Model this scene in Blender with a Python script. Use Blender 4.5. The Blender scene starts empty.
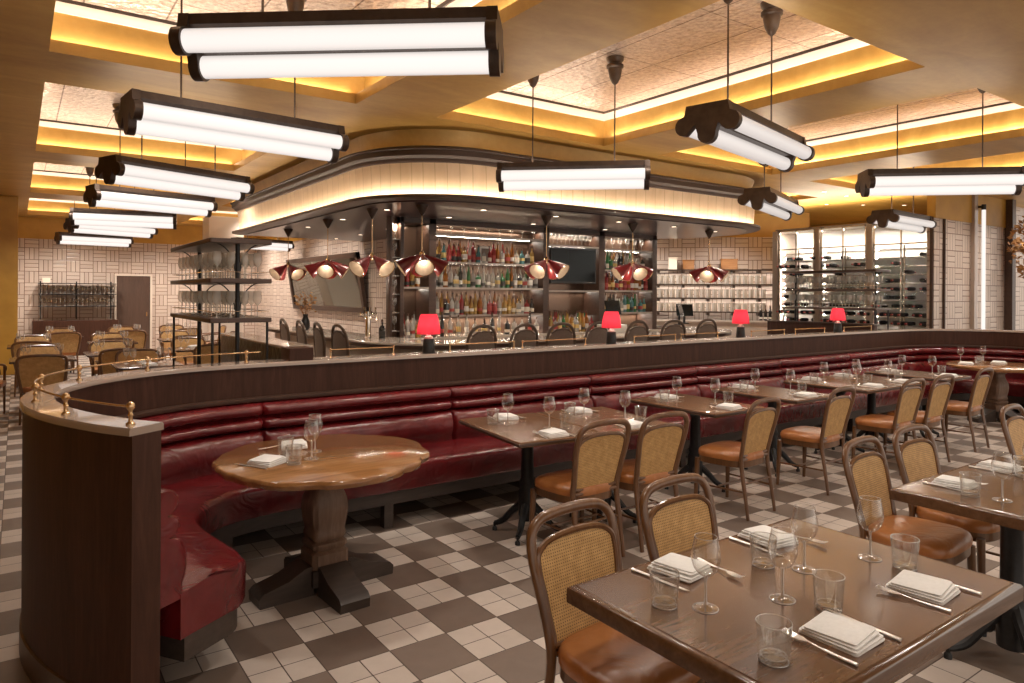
import bpy, math, random
from mathutils import Matrix, Vector
random.seed(7)
PI = math.pi
S = bpy.context.scene
COL = S.collection
# ---------------------------------------------------------------- camera
YAW, ROLL, FPX = math.radians(35.36), 0.0055, 698.0
cd = bpy.data.cameras.new('camera'); cam = bpy.data.objects.new('camera', cd); COL.objects.link(cam)
cd.sensor_width = 36; cd.lens = 36 * FPX / 1024; cd.shift_y = -(341.5 - 293.2) / 1024
cd.clip_start = .05; cd.clip_end = 200
cam.matrix_world = Matrix.Translation((0, 0, 1.70)) @ Matrix.Rotation(-YAW, 4, 'Z') @ Matrix.Rotation(PI/2, 4, 'X') @ Matrix.Rotation(ROLL, 4, 'Z')
S.camera = cam
# ---------------------------------------------------------------- world + exposure
w = bpy.data.worlds.new('world'); S.world = w; w.use_nodes = True
w.node_tree.nodes['Background'].inputs[0].default_value = (1.0, .89, .78, 1)
w.node_tree.nodes['Background'].inputs[1].default_value = 1.08
S.view_settings.view_transform = 'Standard'; S.view_settings.look = 'None'
S.view_settings.gamma = 1; S.view_settings.use_curve_mapping = False
S.view_settings.exposure = 0.12
S.cycles.max_bounces = 6; S.cycles.diffuse_bounces = 4; S.cycles.glossy_bounces = 3
S.cycles.transparent_max_bounces = 24; S.cycles.transmission_bounces = 6
S.cycles.caustics_reflective = False; S.cycles.caustics_refractive = False
S.cycles.sample_clamp_indirect = 4
TUBE_E, COVE_W, WARM = .96, 20.0, (1.0, .86, .70)

def area_light(name, loc, rot, sx, sy, watts, col=WARM, spread=PI):
    l = bpy.data.lights.new(name, 'AREA'); l.shape = 'RECTANGLE'; l.size = sx; l.size_y = sy
    l.energy = watts; l.color = col; l.spread = spread
    o = bpy.data.objects.new(name, l); COL.objects.link(o); o.location = loc; o.rotation_euler = rot
    return o
def spot(name, loc, watts, size=1.9, col=WARM, r=.03):
    l = bpy.data.lights.new(name, 'SPOT'); l.energy = watts; l.spot_size = size; l.spot_blend = .8; l.color = col; l.shadow_soft_size = r
    o = bpy.data.objects.new(name, l); COL.objects.link(o); o.location = loc; return o
def point(name, loc, watts, col=WARM, r=.03):
    l = bpy.data.lights.new(name, 'POINT'); l.energy = watts; l.color = col; l.shadow_soft_size = r
    o = bpy.data.objects.new(name, l); COL.objects.link(o); o.location = loc; return o

# unseen ceiling spots: over tables read from highlights, the others added to brighten walls
for x, y, e in ((1.45, 4.2, 60), (2.9, 2.2, 70), (3.3, 4.4, 60), (4.9, 4.3, 60), (6.6, 4.4, 60), (8.4, 4.3, 60), (10.2, 4.3, 60), (11.0, 3.6, 50), (4.2, 1.2, 60), (1.6, 1.2, 60), (6.2, 1.8, 60), (8.4, 1.8, 60), (.0, 4.6, 60), (1.3, 9.6, 110), (.6, 12.2, 130), (2.9, 13.0, 130), (.6, 15.2, 150), (3.2, 16.0, 150), (1.2, 20.3, 260), (3.3, 20.3, 260), (5.0, 20.3, 220), (-.6, 20.3, 200), (4.9, 18.6, 180), (4.8, 16.2, 180), (4.8, 14.6, 140), (13.6, 4.5, 110), (15.1, 4.5, 110), (16.8, 4.9, 90), (11.6, 2.4, 60)):
    spot('ceiling_spot_and_fill', (x, y, 3.58), e*1.3, 2.5, (1, .90, .79), .10)
# ---------------------------------------------------------------- materials
class NT:
    def __init__(s, name):
        s.m = bpy.data.materials.new(name); s.m.use_nodes = True; s.t = s.m.node_tree; s.n = s.t.nodes; s.l = s.t.links
        s.b = s.n['Principled BSDF']; s.out = s.n['Material Output']
    def new(s, kind, **kw):
        n = s.n.new(kind)
        for k, v in kw.items(): setattr(n, k, v)
        return n
    def put(s, sock, v):
        if hasattr(v, 'is_linked') or isinstance(v, bpy.types.NodeSocket): s.l.new(v, sock)
        else: sock.default_value = v
    def M(s, op, a, b=0.0, c=0.0):
        n = s.n.new('ShaderNodeMath'); n.operation = op
        s.put(n.inputs[0], a); s.put(n.inputs[1], b)
        if op in ('SMOOTH_MIN', 'MULTIPLY_ADD', 'COMPARE', 'WRAP'): s.put(n.inputs[2], c)
        return n.outputs[0]
    def mix(s, f, a, b):
        n = s.n.new('ShaderNodeMix'); n.data_type = 'RGBA'
        s.put(n.inputs[0], f); s.put(n.inputs[6], a if hasattr(a, 'is_linked') else (*a, 1)); s.put(n.inputs[7], b if hasattr(b, 'is_linked') else (*b, 1))
        return n.outputs[2]
    def coord(s, scale=(1, 1, 1), kind='Object'):
        tc = s.n.new('ShaderNodeTexCoord'); mp = s.n.new('ShaderNodeMapping')
        s.l.new(tc.outputs[kind], mp.inputs[0]); mp.inputs['Scale'].default_value = scale
        return mp.outputs[0]
    def noise(s, vec, scale, detail=4, rough=.6, dist=0.0):
        n = s.n.new('ShaderNodeTexNoise'); s.l.new(vec, n.inputs['Vector'])
        n.inputs['Scale'].default_value = scale; n.inputs['Detail'].default_value = detail
        n.inputs['Roughness'].default_value = rough; n.inputs['Distortion'].default_value = dist
        return n.outputs['Fac']
    def ramp(s, f, stops):
        n = s.n.new('ShaderNodeValToRGB'); s.put(n.inputs[0], f); e = n.color_ramp.elements
        while len(e) < len(stops): e.new(.5)
        for q, (p, c) in zip(e, stops): q.position = p; q.color = (*c, 1)
        return n.outputs[0]
    def bump(s, h, strength=.3, dist=.01):
        n = s.n.new('ShaderNodeBump'); s.l.new(h, n.inputs['Height']); n.inputs['Strength'].default_value = strength
        n.inputs['Distance'].default_value = dist; s.l.new(n.outputs[0], s.b.inputs['Normal']); return n.outputs[0]
    def set(s, **kw):
        names = dict(col='Base Color', rough='Roughness', metal='Metallic', coat='Coat Weight', croough='Coat Roughness', trans='Transmission Weight', ior='IOR', spec='Specular IOR Level', emi='Emission Strength', ecol='Emission Color', alpha='Alpha', sheen='Sheen Weight')
        for k, v in kw.items():
            if k in ('col', 'ecol') and isinstance(v, tuple) and len(v) == 3: v = (*v, 1)
            s.put(s.b.inputs[names[k]], v)
        return s.m

def plain(name, col, rough=.5, metal=0, **kw):
    t = NT(name); return t.set(col=col, rough=rough, metal=metal, **kw)
def varied(name, c1, c2, scale=6, rough=.5, metal=0, bump=.1, stretch=(1, 1, 1), **kw):
    t = NT(name); f = t.noise(t.coord(stretch), scale, 5)
    t.set(col=t.ramp(f, [(.3, c1), (.7, c2)]), rough=rough, metal=metal, **kw)
    if bump: t.bump(f, bump, .01)
    return t.m
def wood(name, c1, c2, c3, rough=.3, coat=.3, axis=0, sc=1.0, spec=.5):
    t = NT(name); st = [7, 7, 7]; st[axis] = .7
    v = t.coord(tuple(a*sc for a in st)); f = t.noise(v, 2.2, 8, .65, 1.2); g = t.noise(v, 12, 3, .6, .3)
    h = t.M('ADD', t.M('MULTIPLY', f, .75), t.M('MULTIPLY', g, .25))
    t.set(col=t.ramp(h, [(.3, c1), (.5, c2), (.7, c3)]), rough=rough, coat=coat, croough=.12, spec=spec)
    t.bump(h, .03, .003); return t.m

def mat_floor():
    t = NT('floor_tiles'); s = 0.306
    tc = t.new('ShaderNodeTexCoord'); sp = t.new('ShaderNodeSeparateXYZ'); t.l.new(tc.outputs['Object'], sp.inputs[0])
    u = t.M('DIVIDE', t.M('SUBTRACT', sp.outputs[0], 1.45 - s*40), s); v = t.M('DIVIDE', t.M('SUBTRACT', sp.outputs[1], 3.03 - s*40), s)
    cu, cv = t.M('FLOOR', u), t.M('FLOOR', v); par = t.M('MODULO', t.M('ADD', cu, cv), 2)   # 0 light, 1 dark
    fu, fv = t.M('FRACT', u), t.M('FRACT', v)
    du = t.M('MINIMUM', fu, t.M('SUBTRACT', 1, fu)); dv = t.M('MINIMUM', fv, t.M('SUBTRACT', 1, fv))
    big = t.M('MINIMUM', du, dv)
    hu = t.M('ABSOLUTE', t.M('SUBTRACT', fu, .5)); hv = t.M('ABSOLUTE', t.M('SUBTRACT', fv, .5))
    small = t.M('ADD', t.M('MINIMUM', hu, hv), par)
    d = t.M('MINIMUM', big, small); g = t.M('LESS_THAN', d, .009)
    cmb = t.new('ShaderNodeCombineXYZ'); t.l.new(t.M('FLOOR', t.M('MULTIPLY', u, t.M('SUBTRACT', 2, par))), cmb.inputs[0]); t.l.new(t.M('FLOOR', t.M('MULTIPLY', v, t.M('SUBTRACT', 2, par))), cmb.inputs[1])
    wn = t.new('ShaderNodeTexWhiteNoise'); t.l.new(cmb.outputs[0], wn.inputs['Vector'])
    nz = t.noise(t.coord(), 9, 5, .65); nz2 = t.noise(t.coord(), 2.2, 3)
    k = t.M('ADD', t.M('MULTIPLY', wn.outputs[0], .45), t.M('MULTIPLY', nz, .55))
    light = t.ramp(k, [(.2, (.50, .425, .37)), (.8, (.65, .565, .50))]); dark = t.ramp(k, [(.2, (.150, .108, .085)), (.8, (.215, .165, .135))])
    c = t.mix(par, light, dark); c = t.mix(g, c, (.075, .05, .04))
    rg = t.M('ADD', .30, t.M('MULTIPLY', nz2, .25))
    t.set(col=c, rough=rg, spec=.45)
    hgt = t.M('ADD', t.M('MINIMUM', t.M('MULTIPLY', d, 40), 1), t.M('MULTIPLY', nz, .25)); t.bump(hgt, .25, .004)
    return t.m

def mat_basket(name='basketweave_tile', b=.305, light=(.60, .50, .43), dark=(.50, .40, .34), gc=(.16, .09, .065)):
    t = NT(name); tc = t.new('ShaderNodeTexCoord'); sp = t.new('ShaderNodeSeparateXYZ'); t.l.new(tc.outputs['Object'], sp.inputs[0])
    u = t.M('DIVIDE', t.M('ADD', sp.outputs[0], 30), b); v = t.M('DIVIDE', t.M('ADD', sp.outputs[2], 10), b)
    par = t.M('MODULO', t.M('ADD', t.M('FLOOR', u), t.M('FLOOR', v)), 2); ip = t.M('SUBTRACT', 1, par)
    fu, fv = t.M('FRACT', u), t.M('FRACT', v)
    q = t.M('MULTIPLY', t.M('ADD', t.M('MULTIPLY', fu, par), t.M('MULTIPLY', fv, ip)), 3)
    fq = t.M('FRACT', q); dq = t.M('DIVIDE', t.M('MINIMUM', fq, t.M('SUBTRACT', 1, fq)), 3)
    d = t.M('MINIMUM', dq, t.M('MINIMUM', t.M('MINIMUM', fu, t.M('SUBTRACT', 1, fu)), t.M('MINIMUM', fv, t.M('SUBTRACT', 1, fv))))
    g = t.M('LESS_THAN', d, .022)
    cmb = t.new('ShaderNodeCombineXYZ'); t.l.new(t.M('FLOOR', u), cmb.inputs[0]); t.l.new(t.M('FLOOR', v), cmb.inputs[1]); t.l.new(t.M('FLOOR', q), cmb.inputs[2])
    wn = t.new('ShaderNodeTexWhiteNoise'); t.l.new(cmb.outputs[0], wn.inputs['Vector'])
    c = t.mix(wn.outputs[0], light, dark); c = t.mix(g, c, gc)
    t.set(col=c, rough=.28, spec=.5); t.bump(t.M('MINIMUM', t.M('MULTIPLY', d, 18), 1), .5, .008)
    return t.m

def mat_gold():
    t = NT('gold_ceiling_paint'); v = t.coord((1, 1, 1)); f = t.noise(t.coord((.5, 1.6, 1)), 1.6, 5, .6, .6); g = t.noise(v, 14, 3)
    k = t.M('ADD', t.M('MULTIPLY', f, .8), t.M('MULTIPLY', g, .2))
    t.set(col=t.ramp(k, [(.3, (.37, .200, .042)), (.55, (.49, .285, .070)), (.75, (.58, .37, .11))]), rough=.42, metal=.15, spec=.5)
    t.bump(g, .06, .01); return t.m
def mat_tin():
    t = NT('embossed_tin'); tc = t.new('ShaderNodeTexCoord'); sp = t.new('ShaderNodeSeparateXYZ'); t.l.new(tc.outputs['Object'], sp.inputs[0])
    v = t.coord(); vo = t.new('ShaderNodeTexVoronoi'); t.l.new(v, vo.inputs['Vector']); vo.inputs['Scale'].default_value = 16
    nz = t.noise(v, 30, 4)
    fy = t.M('FRACT', t.M('DIVIDE', t.M('ADD', sp.outputs[0], 20), .61)); fx = t.M('FRACT', t.M('DIVIDE', t.M('ADD', sp.outputs[1], 20), 1.22))
    seam = t.M('MAXIMUM', t.M('LESS_THAN', t.M('ABSOLUTE', t.M('SUBTRACT', fy, .5)), .012), t.M('LESS_THAN', t.M('ABSOLUTE', t.M('SUBTRACT', fx, .5)), .004))
    c = t.ramp(nz, [(.35, (.42, .32, .26)), (.65, (.66, .54, .46))]); c = t.mix(seam, c, (.16, .10, .07))
    t.set(col=c, rough=.35, metal=.55); t.bump(t.M('ADD', vo.outputs['Distance'], t.M('MULTIPLY', nz, .5)), .9, .02); return t.m
def mat_leather(name, c1, c2, rough=.28):
    t = NT(name); v = t.coord(); f = t.noise(v, 3.2, 5, .6, .8); cr = t.noise(t.coord((1, 1, 1)), 5.5, 2, .4, 2.2); fine = t.noise(v, 260, 2)
    t.set(col=t.ramp(f, [(.3, c1), (.7, c2)]), rough=t.M('ADD', rough-.06, t.M('MULTIPLY', f, .16)), spec=.5, coat=.25, croough=.2)
    t.bump(t.M('ADD', t.M('MULTIPLY', cr, 1.0), t.M('MULTIPLY', fine, .035)), .5, .025); return t.m
def mat_cane():
    t = NT('woven_cane'); tc = t.new('ShaderNodeTexCoord'); sp = t.new('ShaderNodeSeparateXYZ'); t.l.new(tc.outputs['Object'], sp.inputs[0])
    u = t.M('FRACT', t.M('MULTIPLY', sp.outputs[0], 95)); v = t.M('FRACT', t.M('MULTIPLY', sp.outputs[2], 95))
    hole = t.M('MULTIPLY', t.M('LESS_THAN', t.M('ABSOLUTE', t.M('SUBTRACT', u, .5)), .20), t.M('LESS_THAN', t.M('ABSOLUTE', t.M('SUBTRACT', v, .5)), .20))
    nz = t.noise(t.coord(), 25, 3)
    c = t.mix(hole, t.ramp(nz, [(.3, (.50, .29, .10)), (.7, (.68, .42, .17))]), (.13, .07, .03))
    t.set(col=c, rough=.55); t.bump(t.M('SUBTRACT', 1, hole), .3, .002); return t.m
def mat_glass(name='clear_glass', tint=(.96, .96, .95), edge=1.0, base=.05, glint=.15):
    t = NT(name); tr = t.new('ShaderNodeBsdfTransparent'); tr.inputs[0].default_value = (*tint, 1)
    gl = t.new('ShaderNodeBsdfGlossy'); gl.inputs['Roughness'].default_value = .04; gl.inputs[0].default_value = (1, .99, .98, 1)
    df = t.new('ShaderNodeBsdfDiffuse'); df.inputs[0].default_value = (.85, .83, .80, 1)  # white diffuse painted in as a stand-in for glass highlights
    m2 = t.new('ShaderNodeMixShader'); m2.inputs[0].default_value = glint; t.l.new(gl.outputs[0], m2.inputs[1]); t.l.new(df.outputs[0], m2.inputs[2])
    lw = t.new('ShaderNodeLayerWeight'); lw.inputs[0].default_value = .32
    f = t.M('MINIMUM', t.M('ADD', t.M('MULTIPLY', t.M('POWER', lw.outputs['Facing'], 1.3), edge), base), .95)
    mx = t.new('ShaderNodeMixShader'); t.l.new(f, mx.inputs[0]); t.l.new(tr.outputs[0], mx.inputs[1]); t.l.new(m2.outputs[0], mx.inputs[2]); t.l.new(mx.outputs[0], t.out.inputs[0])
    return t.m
def mat_bottle(name, tint, dens=.5):
    t = NT(name); tr = t.new('ShaderNodeBsdfTransparent'); tr.inputs[0].default_value = (*tint, 1)
    mx = t.new('ShaderNodeMixShader'); mx.inputs[0].default_value = dens
    t.set(col=tint, rough=.08, spec=.8)
    t.l.new(tr.outputs[0], mx.inputs[1]); t.l.new(t.b.outputs[0], mx.inputs[2]); t.l.new(mx.outputs[0], t.out.inputs[0]); return t.m
def emit(name, col, st):
    t = NT(name); return t.set(col=(.8, .8, .8), ecol=col, emi=st, rough=.4)

MT = {}
MT['floor'] = mat_floor(); MT['brick'] = mat_basket(); MT['gold'] = mat_gold(); MT['tin'] = mat_tin()
MT['ochre'] = varied('ochre_wall_paint', (.42, .22, .028), (.54, .30, .045), 2.2, .45, 0, .05)
MT['moulding'] = plain('white_plaster_moulding', (.66, .57, .49), .4)
MT['walnut'] = wood('dark_walnut', (.036, .014, .008), (.055, .022, .013), (.078, .033, .020), .50, .0, 2, 1.0, .22)
MT['walnutx'] = wood('dark_walnut_trim', (.040, .018, .012), (.06, .030, .019), (.085, .045, .028), .42, .1, 0)
MT['captop'] = plain('polished_counter_cap', (.36, .28, .23), .22, 0, coat=.5)
MT['tabletop'] = wood('walnut_tabletop', (.13, .062, .032), (.20, .10, .052), (.27, .145, .08), .24, .4, 1)
MT['tabletopx'] = wood('walnut_tabletop_dark', (.080, .036, .018), (.115, .056, .029), (.155, .080, .044), .22, .5, 0)
MT['roundtop'] = wood('reclaimed_round_top', (.19, .078, .027), (.31, .140, .050), (.42, .21, .08), .2, .6, 0, .6)
MT['baluster'] = wood('aged_oak', (.10, .055, .035), (.16, .095, .062), (.23, .145, .10), .55, .05, 2)
MT['darkfoot'] = wood('dark_stained_oak', (.03, .02, .016), (.05, .034, .026), (.075, .05, .04), .5, .05, 0)
MT['red'] = mat_leather('oxblood_leather', (.085, .006, .008), (.165, .010, .012), .22)
MT['tan'] = mat_leather('tan_leather', (.31, .105, .028), (.47, .185, .055), .36)
MT['blackleather'] = mat_leather('black_leather', (.012, .011, .011), (.02, .018, .017), .35)
MT['bent'] = wood('bentwood', (.085, .034, .012), (.135, .058, .021), (.20, .095, .038), .30, .3, 2, 1.2)
MT['cane'] = mat_cane()
MT['iron'] = varied('cast_iron', (.010, .010, .011), (.02, .02, .022), 40, .38, .3, .15)
MT['bronze'] = varied('dark_bronze', (.045, .028, .020), (.075, .05, .037), 12, .4, .45, .05)
MT['brass'] = plain('aged_brass', (.72, .50, .28), .25, .9)
MT['steel'] = plain('polished_steel', (.80, .76, .70), .16, 1)
MT['silver'] = plain('silver_cutlery', (.90, .88, .85), .30, .85)
MT['linen'] = varied('white_linen', (.80, .785, .765), (.88, .865, .845), 60, .85, 0, .08)
MT['glass'] = mat_glass()
MT['farglass'] = mat_glass('distant_glass', (.99, .99, .98), 1.0, .14, .70); MT['rimglint'] = mat_glass('glass_rim_glint', (.97, .97, .96), .6, .50, .50)  # extra white imitates bright highlights on clear glass and its rims
MT['brightglint'] = mat_bottle('bright_glint_glass', (.90, .88, .84), .30); MT['frost'] = mat_bottle('pale_glint_glass', (.80, .76, .70), .45)  # clear glass given a pale colour in place of bright highlights
MT['pane'] = mat_glass('cellar_pane', (.98, .97, .95), .22, .01, 0)
def mat_tube():
    t = NT('glowing_tube'); lw = t.new('ShaderNodeLayerWeight'); lw.inputs[0].default_value = .5
    e = t.M('MULTIPLY', TUBE_E, t.M('SUBTRACT', 1, t.M('MULTIPLY', t.M('POWER', lw.outputs['Facing'], 1.5), .60)))
    return t.set(col=(.12, .11, .10), ecol=(1.0, .915, .86), emi=e, rough=.4)
MT['tube'] = mat_tube()
MT['bulb'] = emit('warm_bulb', (1.0, .80, .62), 4)
MT['led'] = emit('warm_led', (1.0, .80, .56), 5)
MT['redmetal'] = plain('red_enamel', (.15, .009, .010), .3, .0, coat=.4)
MT['cream'] = plain('cream_enamel', (.80, .70, .58), .4)
def mat_shade():
    t = NT('pleated_red_fabric'); tl = t.new('ShaderNodeBsdfTranslucent'); tl.inputs[0].default_value = (.80, .05, .085, 1)
    t.set(col=(.55, .02, .045), rough=.75, ecol=(1, .06, .12), emi=.12); mx = t.new('ShaderNodeMixShader'); mx.inputs[0].default_value = .45
    t.l.new(t.b.outputs[0], mx.inputs[1]); t.l.new(tl.outputs[0], mx.inputs[2]); t.l.new(mx.outputs[0], t.out.inputs[0]); return t.m
MT['redshade'] = mat_shade()
MT['black'] = plain('black_plastic', (.012, .012, .013), .35)
MT['screen'] = plain('black_screen', (.006, .009, .010), .12, 0, spec=.25)
MT['mirror'] = plain('mirror_glass', (.24, .25, .225), .05, 1)
MT['marble'] = varied('pale_marble', (.56, .47, .40), (.72, .63, .55), 3, .16, 0, 0, coat=.5)
MT['bargrey'] = varied('bar_front', (.46, .37, .30), (.56, .47, .39), 3, .4)
MT['taupe'] = varied('taupe_weave', (.14, .10, .075), (.21, .155, .12), 80, .6, 0, .2)
MT['taupeframe'] = plain('taupe_frame', (.10, .065, .045), .35, .1)
MT['soffit'] = plain('aubergine_gloss', (.045, .022, .026), .28, .1, coat=.25)
MT['shelfglass'] = mat_bottle('shelf_glass', (.55, .50, .44), .6)
MT['barback'] = plain('bronze_mirror_back', (.16, .10, .07), .14, .6)
MT['doorwood'] = wood('door_wood', (.05, .026, .018), (.07, .038, .026), (.09, .05, .035), .45, .1, 2)
MT['stoneware'] = plain('white_ceramic', (.75, .70, .64), .3)
MT['leaf'] = varied('bronze_leaf', (.22, .09, .03), (.50, .26, .08), 20, .6)
MT['cellarpost'] = plain('champagne_metal', (.30, .24, .19), .35, .5); MT['shelfedge'] = plain('shelf_edge', (.36, .30, .26), .35, .3)
BOT = [mat_bottle('bottle_clear', (.82, .80, .76), .35), mat_bottle('bottle_amber', (.46, .17, .03), .55), mat_bottle('bottle_green', (.05, .22, .07), .7),
       mat_bottle('bottle_black', (.02, .02, .02), .9), mat_bottle('bottle_gold', (.62, .40, .12), .5), mat_bottle('bottle_red', (.40, .05, .05), .65), mat_bottle('bottle_teal', (.16, .40, .42), .5)]
LBL = [plain('label_cream', (.70, .64, .54), .6), plain('label_red', (.34, .05, .04), .6), plain('label_yellow', (.62, .44, .16), .6), plain('label_black', (.04, .035, .03), .6), plain('label_white', (.76, .73, .68), .6)]
CAPM = plain('bottle_cap', (.10, .05, .03), .4, .4)

# ---------------------------------------------------------------- mesh builder
class MB:
    def __init__(s): s.v = []; s.f = []; s.mi = []; s.sm = []
    def add(s, vs, fs, mi=0, sm=False, M=None):
        o = len(s.v)
        s.v += [tuple(M @ Vector(p)) if M else tuple(p) for p in vs]
        for f in fs: s.f.append([o+i for i in f]); s.mi.append(mi); s.sm.append(sm)
        return s
    def box(s, x0, x1, y0, y1, z0, z1, mi=0, M=None):
        vs = [(x, y, z) for z in (z0, z1) for x, y in ((x0, y0), (x1, y0), (x1, y1), (x0, y1))]
        return s.add(vs, [(3, 2, 1, 0), (4, 5, 6, 7), (0, 1, 5, 4), (1, 2, 6, 5), (2, 3, 7, 6), (3, 0, 4, 7)], mi, False, M)
    def prism(s, poly, z0, z1, ch=0.0, mi=0, M=None, sm=False):
        n = len(poly)
        def inset(d):
            out = []
            for i in range(n):
                p0, p1, p2 = Vector(poly[i-1]), Vector(poly[i]), Vector(poly[(i+1) % n])
                a, b = (p1-p0).normalized(), (p2-p1).normalized()
                na, nb = Vector((-a.y, a.x)), Vector((-b.y, b.x)); m = (na+nb)
                m = m/max(m.length_squared, .3)*2 if m.length > 1e-6 else na
                out.append(p1+m*d)
            return out
        rings = [(ch, z0), (0, z0+ch), (0, z1-ch), (ch, z1)] if ch else [(0, z0), (0, z1)]
        vs = []
        for d, z in rings: vs += [(p[0], p[1], z) for p in (inset(d) if d else poly)]
        fs = [tuple(range(n))[::-1], tuple(range((len(rings)-1)*n, len(rings)*n))]
        s.add(vs, fs, mi, False, M); o = len(s.v)-len(vs)
        for r in range(len(rings)-1):
            for i in range(n):
                j = (i+1) % n; s.f.append([o+r*n+i, o+r*n+j, o+(r+1)*n+j, o+(r+1)*n+i]); s.mi.append(mi); s.sm.append(sm)
        return s
    def rbox(s, x0, x1, y0, y1, z0, z1, r=.02, ch=.006, mi=0, M=None, seg=4):
        return s.prism(rrect(x0, x1, y0, y1, r, seg), z0, z1, ch, mi, M)
    def lathe(s, prof, seg=20, mi=0, M=None, sm=True, caps=True, ph=0.0):
        vs = []; fs = []
        for r, z in prof:
            for k in range(seg): a = 2*PI*k/seg+ph; vs.append((r*math.cos(a), r*math.sin(a), z))
        for i in range(len(prof)-1):
            for k in range(seg): j = (k+1) % seg; fs.append((i*seg+k, i*seg+j, (i+1)*seg+j, (i+1)*seg+k))
        s.add(vs, fs, mi, sm, M); o = len(s.v)-len(vs)
        if caps:
            for i, rv in ((0, True), (len(prof)-1, False)):
                if prof[i][0] > 1e-4:
                    r = [o+i*seg+k for k in range(seg)]; s.f.append(r[::-1] if rv else r); s.mi.append(mi); s.sm.append(False)
        return s
    def tube(s, pts, r, seg=8, mi=0, closed=False, flat=1.0, M=None, up=None):
        pts = [Vector(p) for p in pts]; n = len(pts); rs = r if isinstance(r, (list, tuple)) else [r]*n
        vs = []; prev = None
        for i, p in enumerate(pts):
            if closed: t = pts[(i+1) % n]-pts[i-1]
            else: t = pts[min(i+1, n-1)]-pts[max(i-1, 0)]
            t.normalize()
            if prev is None:
                ref = Vector(up) if up else (Vector((0, 0, 1)) if abs(t.z) < .9 else Vector((0, 1, 0)))
                a = t.cross(ref).normalized()
            else: a = (prev - t*prev.dot(t)).normalized()
            prev = a; b = t.cross(a)
            for k in range(seg): q = 2*PI*k/seg; vs.append(p+a*(rs[i]*math.cos(q))+b*(rs[i]*flat*math.sin(q)))
        fs = []
        for i in range(n if closed else n-1):
            i2 = (i+1) % n
            for k in range(seg): j = (k+1) % seg; fs.append((i*seg+k, i*seg+j, i2*seg+j, i2*seg+k))
        s.add(vs, fs, mi, True, M); o = len(s.v)-len(vs)
        if not closed:
            s.f.append([o+k for k in range(seg)][::-1]); s.mi.append(mi); s.sm.append(False)
            s.f.append([o+(n-1)*seg+k for k in range(seg)]); s.mi.append(mi); s.sm.append(False)
        return s
    def sweep(s, path, prof, mi=0, sm=True, offs=None):
        """path: [(x,y,nx,ny)], prof: closed [(d,z)]; d is measured along the normal."""
        n = len(prof if prof else offs(0)); vs = []
        for i, (x, y, nx, ny) in enumerate(path):
            for d, z in (prof if offs is None else offs(i)): vs.append((x+nx*d, y+ny*d, z))
        fs = []
        for i in range(len(path)-1):
            for k in range(n): j = (k+1) % n; fs.append((i*n+k, i*n+j, (i+1)*n+j, (i+1)*n+k))
        s.add(vs, fs, mi, sm); o = len(s.v)-len(vs)
        s.f.append([o+k for k in range(n)][::-1]); s.mi.append(mi); s.sm.append(False)
        e = o+(len(path)-1)*n; s.f.append([e+k for k in range(n)]); s.mi.append(mi); s.sm.append(False)
        return s
    def build(s, name, mats, parent=None):
        me = bpy.data.meshes.new(name); me.from_pydata(s.v, [], s.f)
        for m in (mats if isinstance(mats, (list, tuple)) else [mats]): me.materials.append(MT[m] if isinstance(m, str) else m)
        me.polygons.foreach_set('material_index', s.mi); me.polygons.foreach_set('use_smooth', s.sm)
        try: me.set_sharp_from_angle(angle=math.radians(42))
        except Exception: pass
        me.update(); import bmesh
        b = bmesh.new(); b.from_mesh(me); bmesh.ops.recalc_face_normals(b, faces=b.faces); b.to_mesh(me); b.free()
        o = bpy.data.objects.new(name, me); COL.objects.link(o)
        if parent: o.parent = parent
        return o
def rrect(x0, x1, y0, y1, r, seg=4):
    out = []
    for cx, cy, a0 in ((x1-r, y0+r, -PI/2), (x1-r, y1-r, 0), (x0+r, y1-r, PI/2), (x0+r, y0+r, PI)):
        for k in range(seg+1): a = a0+PI/2*k/seg; out.append((cx+r*math.cos(a), cy+r*math.sin(a)))
    return out
def T(x=0, y=0, z=0, rz=0, rx=0, ry=0):
    return Matrix.Translation((x, y, z)) @ Matrix.Rotation(rz, 4, 'Z') @ Matrix.Rotation(ry, 4, 'Y') @ Matrix.Rotation(rx, 4, 'X')
def smoothpath(P, sub=6, closed=False):
    P = [Vector(p) for p in P]; n = len(P); out = []
    for i in range(n if closed else n-1):
        p0 = P[(i-1) % n] if closed or i > 0 else P[0]*2-P[1]
        p1, p2 = P[i], P[(i+1) % n]
        p3 = P[(i+2) % n] if closed or i+2 < n else P[-1]*2-P[-2]
        for k in range(sub):
            t = k/sub; out.append(.5*((2*p1)+(p2-p0)*t+(2*p0-5*p1+4*p2-p3)*t*t+(3*p1-p0-3*p2+p3)*t**3))
    if not closed: out.append(P[-1])
    return out
def tag(o, label, cat, group=None, kind=None):
    o['label'] = label; o['category'] = cat
    if group: o['group'] = group
    if kind: o['kind'] = kind
    return o
def thing(name, label, cat, loc=(0, 0, 0), rz=0, group=None):
    o = bpy.data.objects.new(name, None); COL.objects.link(o); o.location = loc; o.rotation_euler = (0, 0, rz); o.empty_display_size = .1
    return tag(o, label, cat, group)
def struct(o): o['kind'] = 'structure'; return o
def dup(src, loc, rz=0, label=None, group=None, parent=None):
    c = src.copy(); COL.objects.link(c)
    if parent: c.parent = parent
    else: c.location = loc; c.rotation_euler = (0, 0, rz)
    if label: c['label'] = label
    if group: c['group'] = group
    for ch in [k for k in src.children]: dup(ch, None, parent=c)
    return c

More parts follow.
